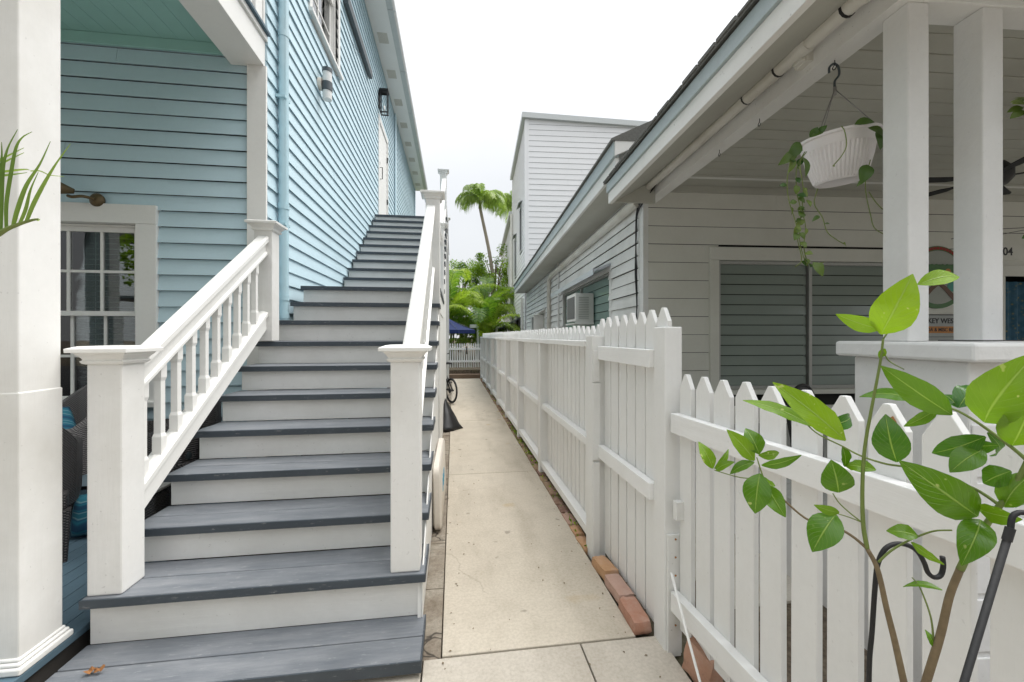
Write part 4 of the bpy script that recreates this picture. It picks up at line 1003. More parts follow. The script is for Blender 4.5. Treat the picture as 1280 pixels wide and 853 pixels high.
# cables bundled down the corner
b = MB(F2)
for k in range(5):
    dx, dy = random.uniform(-.008, .006), random.uniform(-.02, .025)
    b.tube(bez([(X2-.05+dx, 3.6+dy*3, 2.93), (X2-.06+dx, 4.12, 2.88-.02*k), (X2-.045+dx, 4.40+dy, 2.80-.02*k), (X2-.045+dx, 4.44+dy*1.3, 2.5), (X2-.045+dx, 4.46-dy, 2.1), (X2-.042+dx, 4.43+dy*.5, 1.7), (X2-.042+dx, 4.47+dy, 1.2), (X2-.04+dx, 4.47, .8)], 8), .0055, 5)
b.tube(bez([(1.33, 1.2, 2.86), (1.60, 2.4, 2.935), (1.66, 3.6, 2.93), (X2-.06, 4.2, 2.86)], 8), .008, 6)
tag(b.build('cable', M['black'], smooth=True), 'bundle of black cables running down the cottage corner board', 'cables')
# air conditioner in the side window
t = thing('air_conditioner', 'boxy white window air conditioner sticking out of the cottage side window', 'air conditioner', (X2-.15, 6.75, 1.62), F=F2)
x0, x1, y0, y1, z0, z1 = X2-.27, X2+.02, 6.40, 7.05, 1.63, 2.06
b = MB(F2); b.box(x0, x1, y0, y1, z0, z1); b.box(x0+.0, x1, y0+.02, y1-.02, z1, z1+.012); b.build('casing', M['plastic'] if 0 else M['white_old'], t, bevel=.012)
b = MB(F2)
for i in range(13): b.box(x0+.05, x1-.08, y0-.006, y0+.001, z0+.04+i*.027, z0+.052+i*.027)
b.build('side_grille', M['alu'], t)
b = MB(F2); b.box(x0-.005, x0+.001, y0+.05, y1-.05, z0+.04, z1-.04); b.build('coil', flat('grey_coil', (.16,.16,.16), .6, .3, .5, 200), t)
b = MB(F2); b.box(x0-.02, x1, y0-.02, y1+.02, z0-.05, z0-.03); b.box(x0, x1, y0, y0+.03, z0-.03, z0-.001); b.build('support_rail', M['white_old'], t)
# signs on the porch wall
def disc(b, cx, cz, r, n_, t_, n=40): b.loft([[m2f(cx+r*math.cos(2*math.pi*i/n), n_, cz+r*math.sin(2*math.pi*i/n)) for i in range(n)], [m2f(cx+r*math.cos(2*math.pi*i/n), n_+t_, cz+r*math.sin(2*math.pi*i/n)) for i in range(n)]])
CX, CZ, RR = 5.11, 2.055, .35
t = thing('round_sign', 'round painted sign with palm trees and crossed brown trunks on the porch wall', 'sign', (CX, Y2-.03, CZ-RR), F=F2)
b = MB(F2); disc(b, CX, CZ, RR, .014, .018); b.build('board', M['s_green'], t)
b = MB(F2); disc(b, CX, CZ, RR-.05, .0325, .002); b.build('field', M['s_white'], t)
def ribbon(b, pts, w0, w1, n_=.036):
    k = len(pts); L, Rr = [], []
    for i, (x, z) in enumerate(pts):
        a = pts[max(i-1,0)]; c = pts[min(i+1,k-1)]; d = Vector((c[0]-a[0], c[1]-a[1])).normalized(); w = w0+(w1-w0)*i/(k-1)
        L.append((x-d.y*w, z+d.x*w)); Rr.append((x+d.y*w, z-d.x*w))
    b.loft([[m2f(x, q, z) for x, z in L+Rr[::-1]] for q in (n_, n_+.003)])
b = MB(F2)
for sgn in (-1, 1): ribbon(b, [(CX-sgn*.20, CZ-.24), (CX-sgn*.08, CZ-.12), (CX+sgn*.06, CZ-.02), (CX+sgn*.15, CZ+.10)], .028, .016, .036+.004*(sgn > 0))
b.build('trunks', M['s_brown'], t)
b = MB(F2)
for sx in (-.13, .0, .13):
    for k in range(9):
        a = R(-30+k*30); pts = [(CX+sx+.16*u*math.cos(a), CZ+.10+.13*u*math.sin(a)-.10*u*u) for u in (0,.25,.5,.75,1)]; ribbon(b, pts, .024, .006, .044+.0006*k)
b.build('fronds', M['s_green'], t)
b = MB(F2)
for k in range(17):
    a = R(35+k*6.9); x, z = CX+(RR-.025)*math.cos(a), CZ+(RR-.025)*math.sin(a); ribbon(b, [(x-.02*math.sin(a), z+.02*math.cos(a)), (x+.012*math.sin(a), z-.012*math.cos(a))], .012, .018, .0335)
b.build('red_rim_marks', M['s_red'], t)
b = MB(F2); disc(b, CX+.10, CZ+.06, .035, .05, .003, 16); b.build('orange_mark', M['s_orange'], t)
b = MB(F2); disc(b, CX+.17, CZ-.10, .06, .0335, .003, 16); b.build('teal_mark', M['s_teal'], t)
t = thing('wall_sign', 'rectangular weathered sign reading KEY WEST under the round sign', 'sign', (CX, Y2-.02, 1.25), F=F2)
b = MB(F2); mbox(b, m2f, CX-.22, CX+.22, .014, .026, 1.22, 1.64); b.build('board', M['s_grey'], t)
b = MB(F2); mbox(b, m2f, CX-.22, CX+.22, .0265, .029, 1.63, 1.64); mbox(b, m2f, CX-.2, CX+.2, .0265, .028, 1.385, 1.39); b.build('border', M['s_black'], t)
b = MB(F2); mbox(b, m2f, CX-.22, CX+.22, .0265, .0285, 1.43, 1.505); b.build('orange_band', M['s_orange'], t)
text('KEY WEST', .078, M['s_black'], t, tuple(m2f(CX+.062, .027, 1.565)), (1,0,0), (0,0,1), F=F2, depth=.0015)
text('LDA & MISC RE', .055, M['s_black'], t, tuple(m2f(CX+.02, .029, 1.467)), (1,0,0), (0,0,1), F=F2, depth=.0015, sx=.95)
# ceiling fan
fc = Vector((3.55, 2.66, 2.50))
t = thing('ceiling_fan', 'black ceiling fan hanging under the cottage porch ceiling', 'ceiling fan', tuple(fc), F=F2)
b = MB(F2); b.tube([fc+Vector((0,0,.10)), (fc.x, fc.y, 3.0)], .012, 10); b.lathe((fc.x, fc.y, 2.95), [(.05,0),(.07,.05)], 16); b.build('rod', M['black'], t, smooth=True, autos=40)
b = MB(F2); b.lathe(fc, [(.03,-.06),(.10,-.05),(.13,-.01),(.13,.05),(.09,.10),(.03,.12)], 24); b.build('motor', M['black'], t, smooth=True)
b = MB(F2); b.lathe(fc, [(.0,-.15),(.05,-.145),(.06,-.10),(.04,-.062)], 20); b.build('light_kit', M['black'], t, smooth=True)
for k in range(5):
    Mx = F2 @ Matrix.Translation(fc) @ Matrix.Rotation(R(172+72*k), 4, 'Z') @ Matrix.Rotation(R(5), 4, 'X'); b = MB(Mx)
    b.loft([[(x, -w, -.0), (x, w, .0), (x, w, .006), (x, -w, .006)] for x, w in ((.12,.015),(.2,.018),(.24,.036),(.56,.040),(.60,.028))]); b.build('blade', M['black'], t)
# wires across the porch posts
b = MB(); b.tube([at(1189, 299, 1.98), at(1240, 287, 2.02), at(1300, 284, 2.1), at(1400, 288, 2.2)], .0016, 5); b.tube([at(1253, 293, 2.6), at(1300, 284, 2.6), at(1360, 280, 2.6)], .0016, 5); tag(b.build('wire', M['black']), 'thin black wire strung across the cottage porch posts', 'wire')
b = MB(F2); b.tube(bez([(1.90, 1.59, 1.381), (2.05, 1.55, 1.381), (2.2, 1.50, 1.381), (2.3, 1.45, 1.379)], 5), .002, 5); tag(b.build('wire', M['black']), 'thin black wire lying on the porch wall cap between the posts', 'wire')
# patio chair on the porch: black mesh back
cc = Vector((2.48, 2.75, .45))
t = thing('patio_chair', 'black mesh patio chair on the cottage porch, rounded back above the fence', 'chair', tuple(cc), F=F2)
FC = F2 @ Matrix.Translation(cc) @ Matrix.Rotation(R(20), 4, 'Z')
b = MB(FC); o_ = []
for i in range(17):
    a = math.pi*i/16; o_.append((-.17*math.cos(a), .20, .36+.22*math.sin(a)))
pts = [(-.17, .16, .02)]+[(-.17, .17, .2)]+o_+[(.17, .17, .2), (.17, .16, .02)]
b.loft([[(x, y, z) for x, y, z in pts], [(x, y+.012, z) for x, y, z in pts]]); b.build('backrest', M['mesh'], t)
b = MB(FC); b.tube([(x, y+.006, z) for x, y, z in pts], .013, 8); b.build('back_frame', M['black'], t, smooth=True)
b = MB(FC); b.box(-.22,.22,-.25,.18,-.02,.012); b.build('seat', M['mesh'], t, bevel=.01)
for x in (-.2,.2):
    for y in (-.23,.17):
        b = MB(FC); b.tube([(x, y, -.02), (x*1.05, y*1.05, -.0)], .012, 8); b.build('leg', M['black'], t)

# ================================================================ TALL WHITE HOUSE
th = thing('tall_white_house', 'tall bright white two storey clapboard house behind the cottage', 'house', (5, 20, 0), F=F2)
X3, Y3 = 1.75, 15.95
m3s = lambda s, n, z: Vector((X3-n, s, z)); m3f = lambda s, n, z: Vector((s, Y3-n, z))
W3 = [(17.2, 18.0, 5.0, 6.8), (19.9, 20.7, 4.3, 6.1), (18.6, 19.6, .9, 2.2)]
b = MB(F2); siding(b, m3f, X3+.12, 8.4, 2.0, 9.75, .21, .018, jit=.001, tt=.006, gap=.006); b.build('front_wall', M['far_clap'], th)
b = MB(F2); siding(b, m3s, Y3+.02, 22.2, .3, 9.75, .17, .018, W3, jit=.002); b.build('side_wall', M['far_clap'], th)
b = MB(F2); siding(b, m3s, 22.25, 34, .3, 7.9, .17, .018, jit=.002); b.build('rear_wing_wall', M['far_clap'], th)
b = MB(F2); b.box(X3+.02, 8.3, Y3+.02, 34, 0, 7.85); b.box(X3+.1, 8.3, Y3+.02, 22.2, 7.85, 9.74); b.build('wall_core', M['dark'], th)
b = MB(F2); b.box(X3-.03, X3+.12, Y3-.03, Y3+.02, .3, 9.75); b.box(X3-.03, X3-.001, Y3+.021, Y3+.13, .3, 9.75); b.box(X3-.035, X3+.1, 22.2, 22.33, .3, 9.7); b.build('corner_board', M['far_clap'], th, bevel=.004)
b = MB(F2); b.prism([(X3-.15, Y3-.15, 9.76), (8.6, Y3-.15, 9.50), (8.6, Y3-.15, 9.70), (X3-.15, Y3-.15, 9.96)], (0, 6.5, 0)); b.build('roof', M['galv'], th)
b = MB(F2); b.box(X3-.2, 8.5, 22.36, 34.2, 7.9, 8.1); b.build('roof', M['galv'], th)
for Wn in W3:
    b = MB(F2)
    for a, c, za, zb in ((Wn[0]-.1, Wn[0], Wn[2], Wn[3]), (Wn[1], Wn[1]+.1, Wn[2], Wn[3]), (Wn[0]-.1, Wn[1]+.1, Wn[3], Wn[3]+.1), (Wn[0]-.1, Wn[1]+.1, Wn[2]-.06, Wn[2])): mbox(b, m3s, a, c, -.02, .04, za, zb)
    b.prism([(X3-.02, Wn[0]-.1, Wn[3]+.22), (X3-.18, Wn[0]-.1, Wn[3]+.1), (X3-.18, Wn[0]-.1, Wn[3]+.07), (X3-.02, Wn[0]-.1, Wn[3]+.19)], (0, Wn[1]-Wn[0]+.2, 0))
    w = b.build('window', M['galv'], th); b = MB(F2); mbox(b, m3s, Wn[0], Wn[1], -.015, .012, Wn[2], Wn[3]); b.build('pane', M['black_matt'], w)
b = MB(F2); b.tube([(X3-.09, 21.9, 7.8), (X3-.09, 21.9, 1.75), (X3-.25, 21.7, 1.5), (X3-.25, 21.7, .3)], .07, 10); b.tube([(X3-.08, 16.6, 2.9), (X3-.08, 16.6, .3)], .05, 10); b.build('drain_pipe', M['pvc'], th, smooth=True, autos=50)
b = MB(F2); b.prism([(X3-.02, 17.6, 2.2), (X3-.9, 17.6, 1.75), (X3-.9, 17.6, 1.70), (X3-.02, 17.6, 2.15)], (0, 3.2, 0)); b.build('awning', M['char'], th)
# strings of buoys on the corner
for k, (c, y) in enumerate((('s_red', 0), ('s_white', .05), ('s_blue', .0), ('s_red', .1), ('s_yellow', .02), ('s_orange', .07))):
    b = MB(F2); z = 3.5-k*.22; b.lathe((X3-.45-y, 26.2+y, z), [(.0,-.13),(.07,-.10),(.10,0),(.07,.10),(.0,.13)], 12)
    tag(b.build('buoy', M[c], smooth=True), '%s fishing float hanging in a string beside the tall white house' % {'s_red': 'red', 's_white': 'white', 's_blue': 'blue', 's_yellow': 'yellow', 's_orange': 'orange'}[c], 'buoy', 'hanging floats')
# ================================================================ ACROSS THE STREET (added behind the viewpoint to block light, seen in panes)
for k, (x0, x1, mt, lab) in enumerate(((-16, -6, 'grey_clap', 'added grey clapboard house across the street, left of the palm-lined one'), (-4, 7, 'far_clap', 'added white clapboard house straight across the street'), (9.5, 20, 'front_clap', 'added cream clapboard house across the street to the right'))):
    hz = thing('added_street_house', lab, 'house', ((x0+x1)/2, -20, 0))
    mS = lambda s, n, z: Vector((s, -16+n, z))
    b = MB(); siding(b, mS, x0, x1, .4, 6.2, .2, .02); b.build('wall', M[mt], hz)
    b = MB(); b.box(x0, x1, -25, -16.02, -.05, 6.2); b.build('wall_core', M['front_clap'], hz)
    b = MB(); b.prism([(x0-.5, -25, 6.2), (x1+.5, -25, 6.2), ((x0+x1)/2, -25, 9.2)], (0, 10.4, 0)); b.build('roof', M['shingle'], hz)
    for wx in (x0+1.2, x0+4.2, x0+7.4):
        for wz in (1.0, 4.0):
            b = MB(); mbox(b, mS, wx, wx+1.2, -.01, .05, wz, wz+1.5); w_ = b.build('window', M['white'], hz); b = MB(); mbox(b, mS, wx+.1, wx+1.1, .0505, .06, wz+.1, wz+1.4); b.build('pane', M['black'], w_)
    b = MB(); mbox(b, mS, x0-.2, x1+.2, .05, 2.4, 3.1, 3.25); b.build('porch_roof', M['char'], hz)
    for px_ in range(5):
        b = MB(); q = x0+(x1-x0)*px_/4; mbox(b, mS, q-.07, q+.07, 2.2, 2.34, 0, 3.1); b.build('porch_post', M['white'], hz)
# ================================================================ VEGETATION
def leafblade(b, p0, p1, w, nrm, tone, curl=.12, fold=.18, n=9, tip=1.0, ripple=.0):
    """broad leaf from p0 (stalk) to p1 (tip)"""
    p0, p1 = Vector(p0), Vector(p1); d = p1-p0; L = d.length; d.normalize(); nrm = Vector(nrm); nrm = (nrm-d*nrm.dot(d)).normalized(); s = d.cross(nrm)
    cols = 6; rows = []
    for i in range(n+1):
        t = i/n; wd = w*.5*(math.sin(math.pi*min(1, t**.9*.99+.0))**.84 if 0 < t < 1 else 0)*(1-.12*t)
        if t == 0: wd = .0012
        if t == 1: wd = .0006
        c = p0+d*(L*t)+nrm*(curl*L*(math.sin(math.pi*t)*.5 - t*t*.6))
        row = []
        for j in range(cols+1):
            u = j/cols*2-1; row.append((b.v(c+s*(wd*u)+nrm*(fold*abs(u)*wd + ripple*wd*math.sin(t*19+u*2)*abs(u))), (t, j/cols)))
        rows.append(row)
    b.tone = tone
    for a, c in zip(rows, rows[1:]):
        for j in range(cols):
            q = [a[j], a[j+1], c[j+1], c[j]]; fc = b.f([x[0] for x in q])
            if fc:
                for lp, x in zip(fc.loops, q): lp[b.uv].uv = x[1]
# ---- citrus sapling, right foreground
ct = thing('citrus_sapling', 'young citrus sapling with glossy green leaves in front of the low picket fence', 'plant', (.62, .46, 0))
def za(px, py): return .66-.11*max(0, (px-1120)/170)+.13*max(0, (1110-px)/240)
def A(px, py, dz=0): return at(px, py, za(px, py)+dz)
base = Vector((.66, .50, .0))
b = MB(); trunk0 = bez([base, base+Vector((.005, 0, .25)), at(1141, 905, .66)], 6)
b.tube(trunk0, [.0065-.001*i/len(trunk0) for i in range(len(trunk0))], 10)
sA = bez([at(1141, 905, .66), A(1128, 845), A(1118, 800), A(1108, 760), A(1097, 712), A(1084, 686)], 6); b.tube(sA, [.0052-.002*i/len(sA) for i in range(len(sA))], 10)
sB = bez([at(1141, 905, .66), A(1163, 835), A(1176, 792), A(1187, 745), A(1200, 712)], 6); b.tube(sB, [.0056-.0012*i/len(sB) for i in range(len(sB))], 10)
b.tube(bez([A(1084, 686), A(1066, 671), A(1046, 660), A(1012, 651), A(985, 630), A(968, 612)], 5), [.0024-.0009*i/26 for i in range(26)], 7)
b.build('trunk', M['bark'], ct, smooth=True)
b = MB()
def twig(pts, r0, r1, dz=0):
    q = bez([A(x, y, dz) for x, y in pts], 6); b.tube(q, [r0+(r1-r0)*i/(len(q)-1) for i in range(len(q))], 7)
twig([(1084,686),(1079,655),(1078,610),(1081,560),(1090,508),(1100,455),(1104,424)], .0034, .0016)
twig([(1200,712),(1212,688),(1230,660),(1248,634),(1268,608),(1292,560)], .0050, .003)
twig([(968,612),(955,598),(946,572)], .0015, .0010); twig([(955,599),(925,597),(893,588)], .0011, .0009)
twig([(1077,653),(1062,641),(1049,629),(1041,617)], .0012, .0009); twig([(1077,653),(1062,647),(1046,642)], .001, .0008)
twig([(1098,703),(1112,690),(1128,680),(1147,671),(1168,664),(1190,663)], .0018, .0012)
twig([(1250,632),(1230,618),(1211,608),(1170,592),(1134,584),(1107,580),(1076,570),(1053,558),(1020,541),(1000,521)], .0024, .001)
twig([(1292,583),(1268,562),(1240,541),(1212,522),(1190,511),(1168,505),(1150,496)], .0026, .001)
twig([(1104,440),(1112,452),(1130,462)], .0011, .0008); twig([(1104,424),(1118,403),(1117,395)], .0012, .0009)
twig([(1167,800),(1163,770),(1150,735),(1140,722)], .0014, .0008)
twig([(1082,560),(1108,463)], .0, .0) if False else None
b.build('branches', M['stem'], ct, smooth=True)
LV = [  # stalk x,y, tip x,y, width px, tone, tilt (how far the blade turns from facing the viewer), depth offset at tip
 (1101,418,1140,346,50,.95,.1,-.03),(1147,356,1203,342,24,.75,.3,.02),(1101,412,1047,395,22,.75,.35,-.02),
 (1190,519,1103,460,38,.40,.25,-.03),(1155,503,1071,490,19,.28,.5,.03),(1121,578,1106,521,42,.18,.15,.0),
 (1172,511,1131,534,15,.30,.5,-.01),(1198,510,1226,478,32,.05,.2,.03),(1198,510,1177,490,20,.05,.3,.03),(1230,528,1287,446,60,.62,.1,-.03),
 (1265,557,1292,500,46,.62,.2,-.02),(1232,546,1164,569,30,.12,.35,.0),(1248,557,1190,556,22,.12,.5,.02),
 (1230,562,1187,588,34,.25,.25,-.02),(1222,646,1134,583,56,.30,.12,-.04),(1264,589,1227,604,32,.22,.2,.0),
 (1255,634,1290,588,34,.35,.3,.0),(1223,637,1274,650,24,.50,.45,-.03),(1226,650,1206,702,38,.25,.15,-.04),
 (1148,671,1109,662,22,.42,.35,.0),(1139,678,1178,706,10,.62,.7,-.02),(1178,738,1127,729,9,.35,.8,.0),
 (1168,810,1159,789,10,.35,.4,.0),(1057,551,969,478,38,.78,.2,-.03),(1015,533,931,497,18,.55,.5,.0),
 (1030,533,1072,520,20,.10,.4,.04),(1048,616,1041,578,40,.22,.15,-.01),(1095,588,1054,580,20,.48,.5,.02),
 (1049,641,1019,633,13,.5,.5,-.01),(1045,643,1015,688,42,.20,.1,-.03),(950,592,943,642,36,.22,.1,-.02),
 (958,607,981,646,25,.28,.2,-.03),(950,594,966,613,20,.42,.4,.03),(943,576,911,538,24,.70,.25,-.02),
 (949,568,933,535,26,.30,.25,.01),(948,569,976,567,13,.5,.5,.03),(943,578,911,591,14,.22,.5,.0),
 (952,582,1001,572,12,.25,.6,-.02),(891,586,875,553,19,.62,.2,.0),(893,586,913,562,8,.5,.6,.02),(895,588,915,577,13,.5,.3,-.02),
 (1106,436,1099,448,9,.6,.3,0),(1053,558,1058,585,14,.2,.5,.02),(1290,600,1275,640,30,.2,.4,.05),(1234,541,1250,575,16,.2,.5,.03)]
b = MB(); rnd = random.Random(5)
for (x0, y0, x1, y1, wpx, tone, tilt, dz) in LV:
    p0 = A(x0, y0); p1 = A(x1, y1, dz); zz = za(x0, y0); d = (p1-p0).normalized()
    view = (Vector((0,0,CAMH))-p0).normalized(); side = d.cross(view).normalized()
    sg = 1 if (side.cross(d)).z > 0 else -1
    nrm = (view*math.cos(tilt)+side*math.sin(tilt)*rnd.choice((-1,1))*.9+Vector((0,0,.15))).normalized()
    leafblade(b, p0, p1, wpx*zz/520/max(.55, math.cos(tilt))*.91, nrm, tone+rnd.uniform(-.05,.05), curl=rnd.uniform(.06,.34), fold=rnd.uniform(.05,.30), ripple=rnd.uniform(.04,.15))
b.build('leaves', M['citrus'], ct, smooth=True, solid=-1)
b = MB(); b.lathe((.66, .50, .002), [(.10,0),(.13,.22),(.145,.225),(.145,.26),(.13,.26),(.125,.22),(.12,.21)], 28); b.build('pot', M['terracotta'], ct, smooth=True, autos=40)
# ---- shepherd hooks
t0 = thing('shepherd_hook', 'slim black metal hook standing between the citrus stems and the fence', 'plant hook', tuple(at(1086, 860, .74).xy)+(0,), group='garden hooks')
b = MB(); pt = at(1086, 860, .74); zH = .74
pts = [(pt.x, pt.y, 0), (pt.x, pt.y, .4), pt] + [at(x, y, zH) for x, y in ((1090,790),(1095,720),(1099,700),(1107,686),(1120,680),(1135,682),(1147,690),(1155,703),(1160,716),(1168,722),(1176,719),(1179,708),(1178,696))]
b.tube(bez(pts, 6), .0039, 10); b.build('rod', M['black'], t0, smooth=True)
b = MB(); b.tube([(pt.x,pt.y,0),(pt.x,pt.y,.05)], .012, 10); b.build('foot', M['black'], t0)
p1 = at(1262, 664, .50); p0 = at(1205, 853, .50); dirn = (p0-p1).normalized(); foot = p1+dirn*((p1.z)/(-dirn.z))
t1 = thing('shepherd_hook', 'thick tilted black metal pole beside the citrus sapling at the right edge', 'plant hook', (foot.x, foot.y, 0), group='garden hooks')
b = MB(); b.tube([foot, p1], .0038, 16); b.build('rod', M['black'], t1, smooth=True)
b = MB(); b.tube([p1+dirn*.012, p1-dirn*.004], .0047, 16); b.build('collar', M['black_matt'], t1, smooth=True, autos=40)
b = MB(); b.tube(bez([p1, p1-dirn*.01+Vector((.01,0,.012)), p1+Vector((.06,-.02,.02)), p1+Vector((.12,-.03,.06))], 6), .0031, 10); b.build('hook_arm', M['black'], t1, smooth=True)
# ---- hanging basket
BC = F2 @ Vector((1.81, 1.98, 2.43))
t = thing('hanging_basket', 'white ribbed plastic basket of trailing vines hanging from the porch beam', 'hanging basket', tuple(F2 @ Vector((1.81, 1.98, 2.16))))
FB_ = Matrix.Translation(BC+Vector((0,0,-.03))) @ Matrix.Rotation(R(-3.6), 4, 'Z') @ Matrix.Rotation(R(-5), 4, 'Y') @ Matrix.Rotation(R(3), 4, 'X') @ Matrix.Scale(.93, 4)
b = MB(FB_); n = 144; rings = []
for z, r, k in ((-.225,.0,0),(-.228,.09,0),(-.235,.10,0),(-.235,.106,0),(-.228,.114,0),(-.222,.118,1),(-.18,.133,1),(-.12,.150,1),(-.06,.162,1),(-.055,.164,0),(-.012,.172,0),(-.008,.186,0),(.004,.186,0),(.004,.168,0),(-.04,.160,0)):
    ring = []
    for i in range(n):
        rr = r-(.0055 if (k and i % 3 == 0) else 0) ; a = 2*math.pi*i/n; ring.append((rr*math.cos(a), rr*math.sin(a), z))
    rings.append(ring)
b.loft(rings, cap=False); b.build('pot', M['basket'], t, smooth=True, autos=35)
b = MB(FB_); b.lathe((0,0,-.03), [(.0,0),(.155,0),(.0,.004)], 24); b.build('soil', M['soil'], t)
hk = F2 @ Vector((1.80, 1.985, 2.655)); apex = hk
b = MB()
for a in (80, 200, 320): b.tube([FB_ @ Vector((.178*math.cos(R(a)), .178*math.sin(R(a)), 0)), apex], .0022, 6)
b.tube([apex-Vector((0,0,.03)), apex+Vector((0,0,.01))], .008, 8)
b.build('hanger_wires', M['wire'], t, smooth=True)
b = MB(); b.tube(bez([apex, apex+Vector((.0,.0,.04)), apex+Vector((.024,0,.075)), apex+Vector((.02,0,.115)), apex+Vector((-.005,0,.128)), apex+Vector((-.03,0,.11)), apex+Vector((-.033,0,.08))], 6), .0055, 8); b.build('hook', M['char'], t, smooth=True)
b = MB(); b2 = MB(); rnd = random.Random(12)
def heart(bb, c, d, nrm, L, tone): leafblade(bb, c, Vector(c)+Vector(d).normalized()*L, L*.8, nrm, tone, curl=.2, fold=.12, n=6)
def vine(start, drops, nleaf, lsize, z=2.02):
    q = bez(drops, 7); b.tube(q, .0022, 6)
    for i in range(nleaf):
        k = rnd.randrange(2, len(q)-1) if nleaf > 2 else int((i+1)*(len(q)-2)/nleaf); p = q[k]
        d = Vector((rnd.uniform(-1,1), rnd.uniform(-1,.4), rnd.uniform(-1.2,.2))); heart(b2, p, d, (rnd.uniform(-.5,.5), -1, .4), lsize*rnd.uniform(.6,1.2), rnd.random())
BZ = 1.95
def V_(*p): return [at(x, y, BZ+dz) for x, y, dz in p]
vine(0, V_((1003,188,0),(990,200,-.04),(984,225,-.05),(986,250,-.04),(995,280,-.03),(997,300,-.02),(1002,325,-.02),(994,334,-.02)), 7, .036)
vine(0, V_((1006,190,0),(996,210,-.03),(996,240,-.03),(1001,265,-.03),(999,295,-.02),(1004,320,-.02),(1010,333,-.02)), 16, .038)
vine(0, V_((1008,190,0),(1000,205,-.05),(1004,235,-.03),(1003,262,-.03),(1007,285,-.02),(1005,310,-.02),(1012,330,0),(1030,328,0)), 13, .034)
vine(0, V_((1052,158,-.15),(1056,165,-.17),(1058,182,-.17),(1052,195,-.17),(1041,208,-.16)), 1, .012)
vine(0, V_((1022,236,0),(1018,255,0),(1028,272,0),(1034,290,0),(1046,300,0),(1055,305,0)), 2, .03)
vine(0, V_((1088,200,.05),(1082,225,.05),(1083,245,.05),(1088,268,.05),(1093,285,.05),(1108,295,.05)), 1, .03)
vine(0, V_((1086,240,.05),(1094,252,.05),(1103,262,.05)), 1, .035)
for (x0, y0, x1, y1, L, tone) in ((1000,178,985,200,.08,.3),(990,195,988,215,.06,.8),(996,190,975,205,.07,.5),(1003,196,1010,220,.06,.4),(1012,172,1022,160,.05,.2),(1022,168,1030,160,.045,.2),(1068,156,1088,152,.08,.3),(1085,160,1104,168,.08,.4),(1095,165,1103,186,.09,.25),(1080,225,1072,232,.03,.3),(1084,206,1078,228,.09,.25),(1016,328,1030,345,.065,.6),(1024,270,1016,276,.03,.3),(1008,250,1014,258,.035,.8),(1003,238,1010,246,.03,.9),(1028,164,1015,170,.05,.3)):
    p0 = at(x0, y0, BZ-.03); p1 = at(x1, y1, BZ-.05); leafblade(b2, p0, p0+(p1-p0).normalized()*max(L, (p1-p0).length), L*.72, (rnd.uniform(-.4,.4), -1, .5), tone, curl=.2, fold=.15, n=6)
b.build('vine_stems', M['stem'], t, smooth=True); b2.build('vine_leaves', M['pothos'], t, smooth=True, solid=-1)
# ---- yellowish plant sprigs at far right of the porch
t = thing('hanging_plant', 'small yellow-green hanging plant at the far right of the porch', 'plant', tuple(F2 @ Vector((2.05, 1.35, 2.1))))
b = MB(); b2 = MB(); pc = at(1292, 132, 1.75)
for k in range(16):
    d = Vector((rnd.uniform(-1,.6), rnd.uniform(-.6,.6), rnd.uniform(-.6,.8))); heart(b2, pc+d*.03, d, (0,-1,.6), .05, rnd.uniform(.5,1))
for k in range(10):
    c = at(1288, 290, 1.8)+Vector((rnd.uniform(-.03,.05),0,rnd.uniform(-.05,.06))); d = Vector((rnd.uniform(-1,1),0,rnd.uniform(-1,.2))); heart(b2, c, d, (0,-1,.3), .05, rnd.uniform(0,.4))
b.tube([pc, pc+Vector((0,0,.5))], .002); b.tube([pc, at(1290,290,1.8)], .0025); b.build('stem', M['stem'], t); b2.build('leaves', M['pothos'], t, smooth=True, solid=-1)
# ---- small potted palm, left foreground
t = thing('potted_palm', 'slender green palm frond poking in front of the left porch column', 'plant', (-.98, .70, 0))
b = MB(); b2 = MB(); ZP = .80
base = Vector((-.98, .70, .0))
def strap(bb, pts, w, tone):
    q = bez(pts, 5); n = len(q); vs = []; bb.tone = tone
    for i, p in enumerate(q):
        t_ = i/(n-1); d = (q[min(i+1,n-1)]-q[max(i-1,0)]).normalized(); view = (Vector((0,0,CAMH))-p).normalized(); s = d.cross(view).normalized(); ww = w*.45*(.55+.45*math.sin(math.pi*min(1, t_*1.1+.15)))*(1-t_**3)+.0004
        vs.append((bb.v(p-s*ww), bb.v(p+view*ww*.5), bb.v(p+s*ww)))
    for a, c in zip(vs, vs[1:]): bb.f([a[0], a[1], c[1], c[0]]); bb.f([a[1], a[2], c[2], c[1]])
PP = lambda x, y, dz=0: at(x, y, ZP+dz)
b.tube(bez([base, base+Vector((-.03,0,.7)), PP(-90,420), PP(-40,325), PP(0,292), PP(20,282), PP(38,276), PP(48,274)], 6), [.008-.0065*min(1,i/43) for i in range(43)], 8)
for pts, w, tn in (([(33,277),(42,255),(55,230),(70,205),(88,180)], .0062, .35),([(24,281),(32,262),(38,238),(48,215)], .0050,.3),([(16,284),(22,262),(33,232),(50,205),(63,177)], .0066,.25),
                   ([(8,288),(8,255),(14,215),(20,185),(28,172),(40,165)], .0055,.15),([(1,292),(2,250),(4,210),(10,185),(22,162)], .0055,.1),([(-8,296),(-2,250),(2,200),(2,178)], .005,.1),
                   ([(44,275),(48,276),(50,274)], .001,.9),([(-25,215),(0,200),(30,185)], .0045,.45),([(-25,225),(0,206),(30,191)], .0045,.5),([(-30,216),(0,215),(30,212),(37,213)], .004,.7),([(-20,222),(10,219),(34,216)], .004,.4),([(38,214),(50,214),(62,219),(80,221)], .0016,.95),([(-30,300),(-20,260),(-12,215)], .005,.2)):
    strap(b2, [PP(x, y, -.02*i*.3) for i, (x, y) in enumerate(pts)], w, tn)
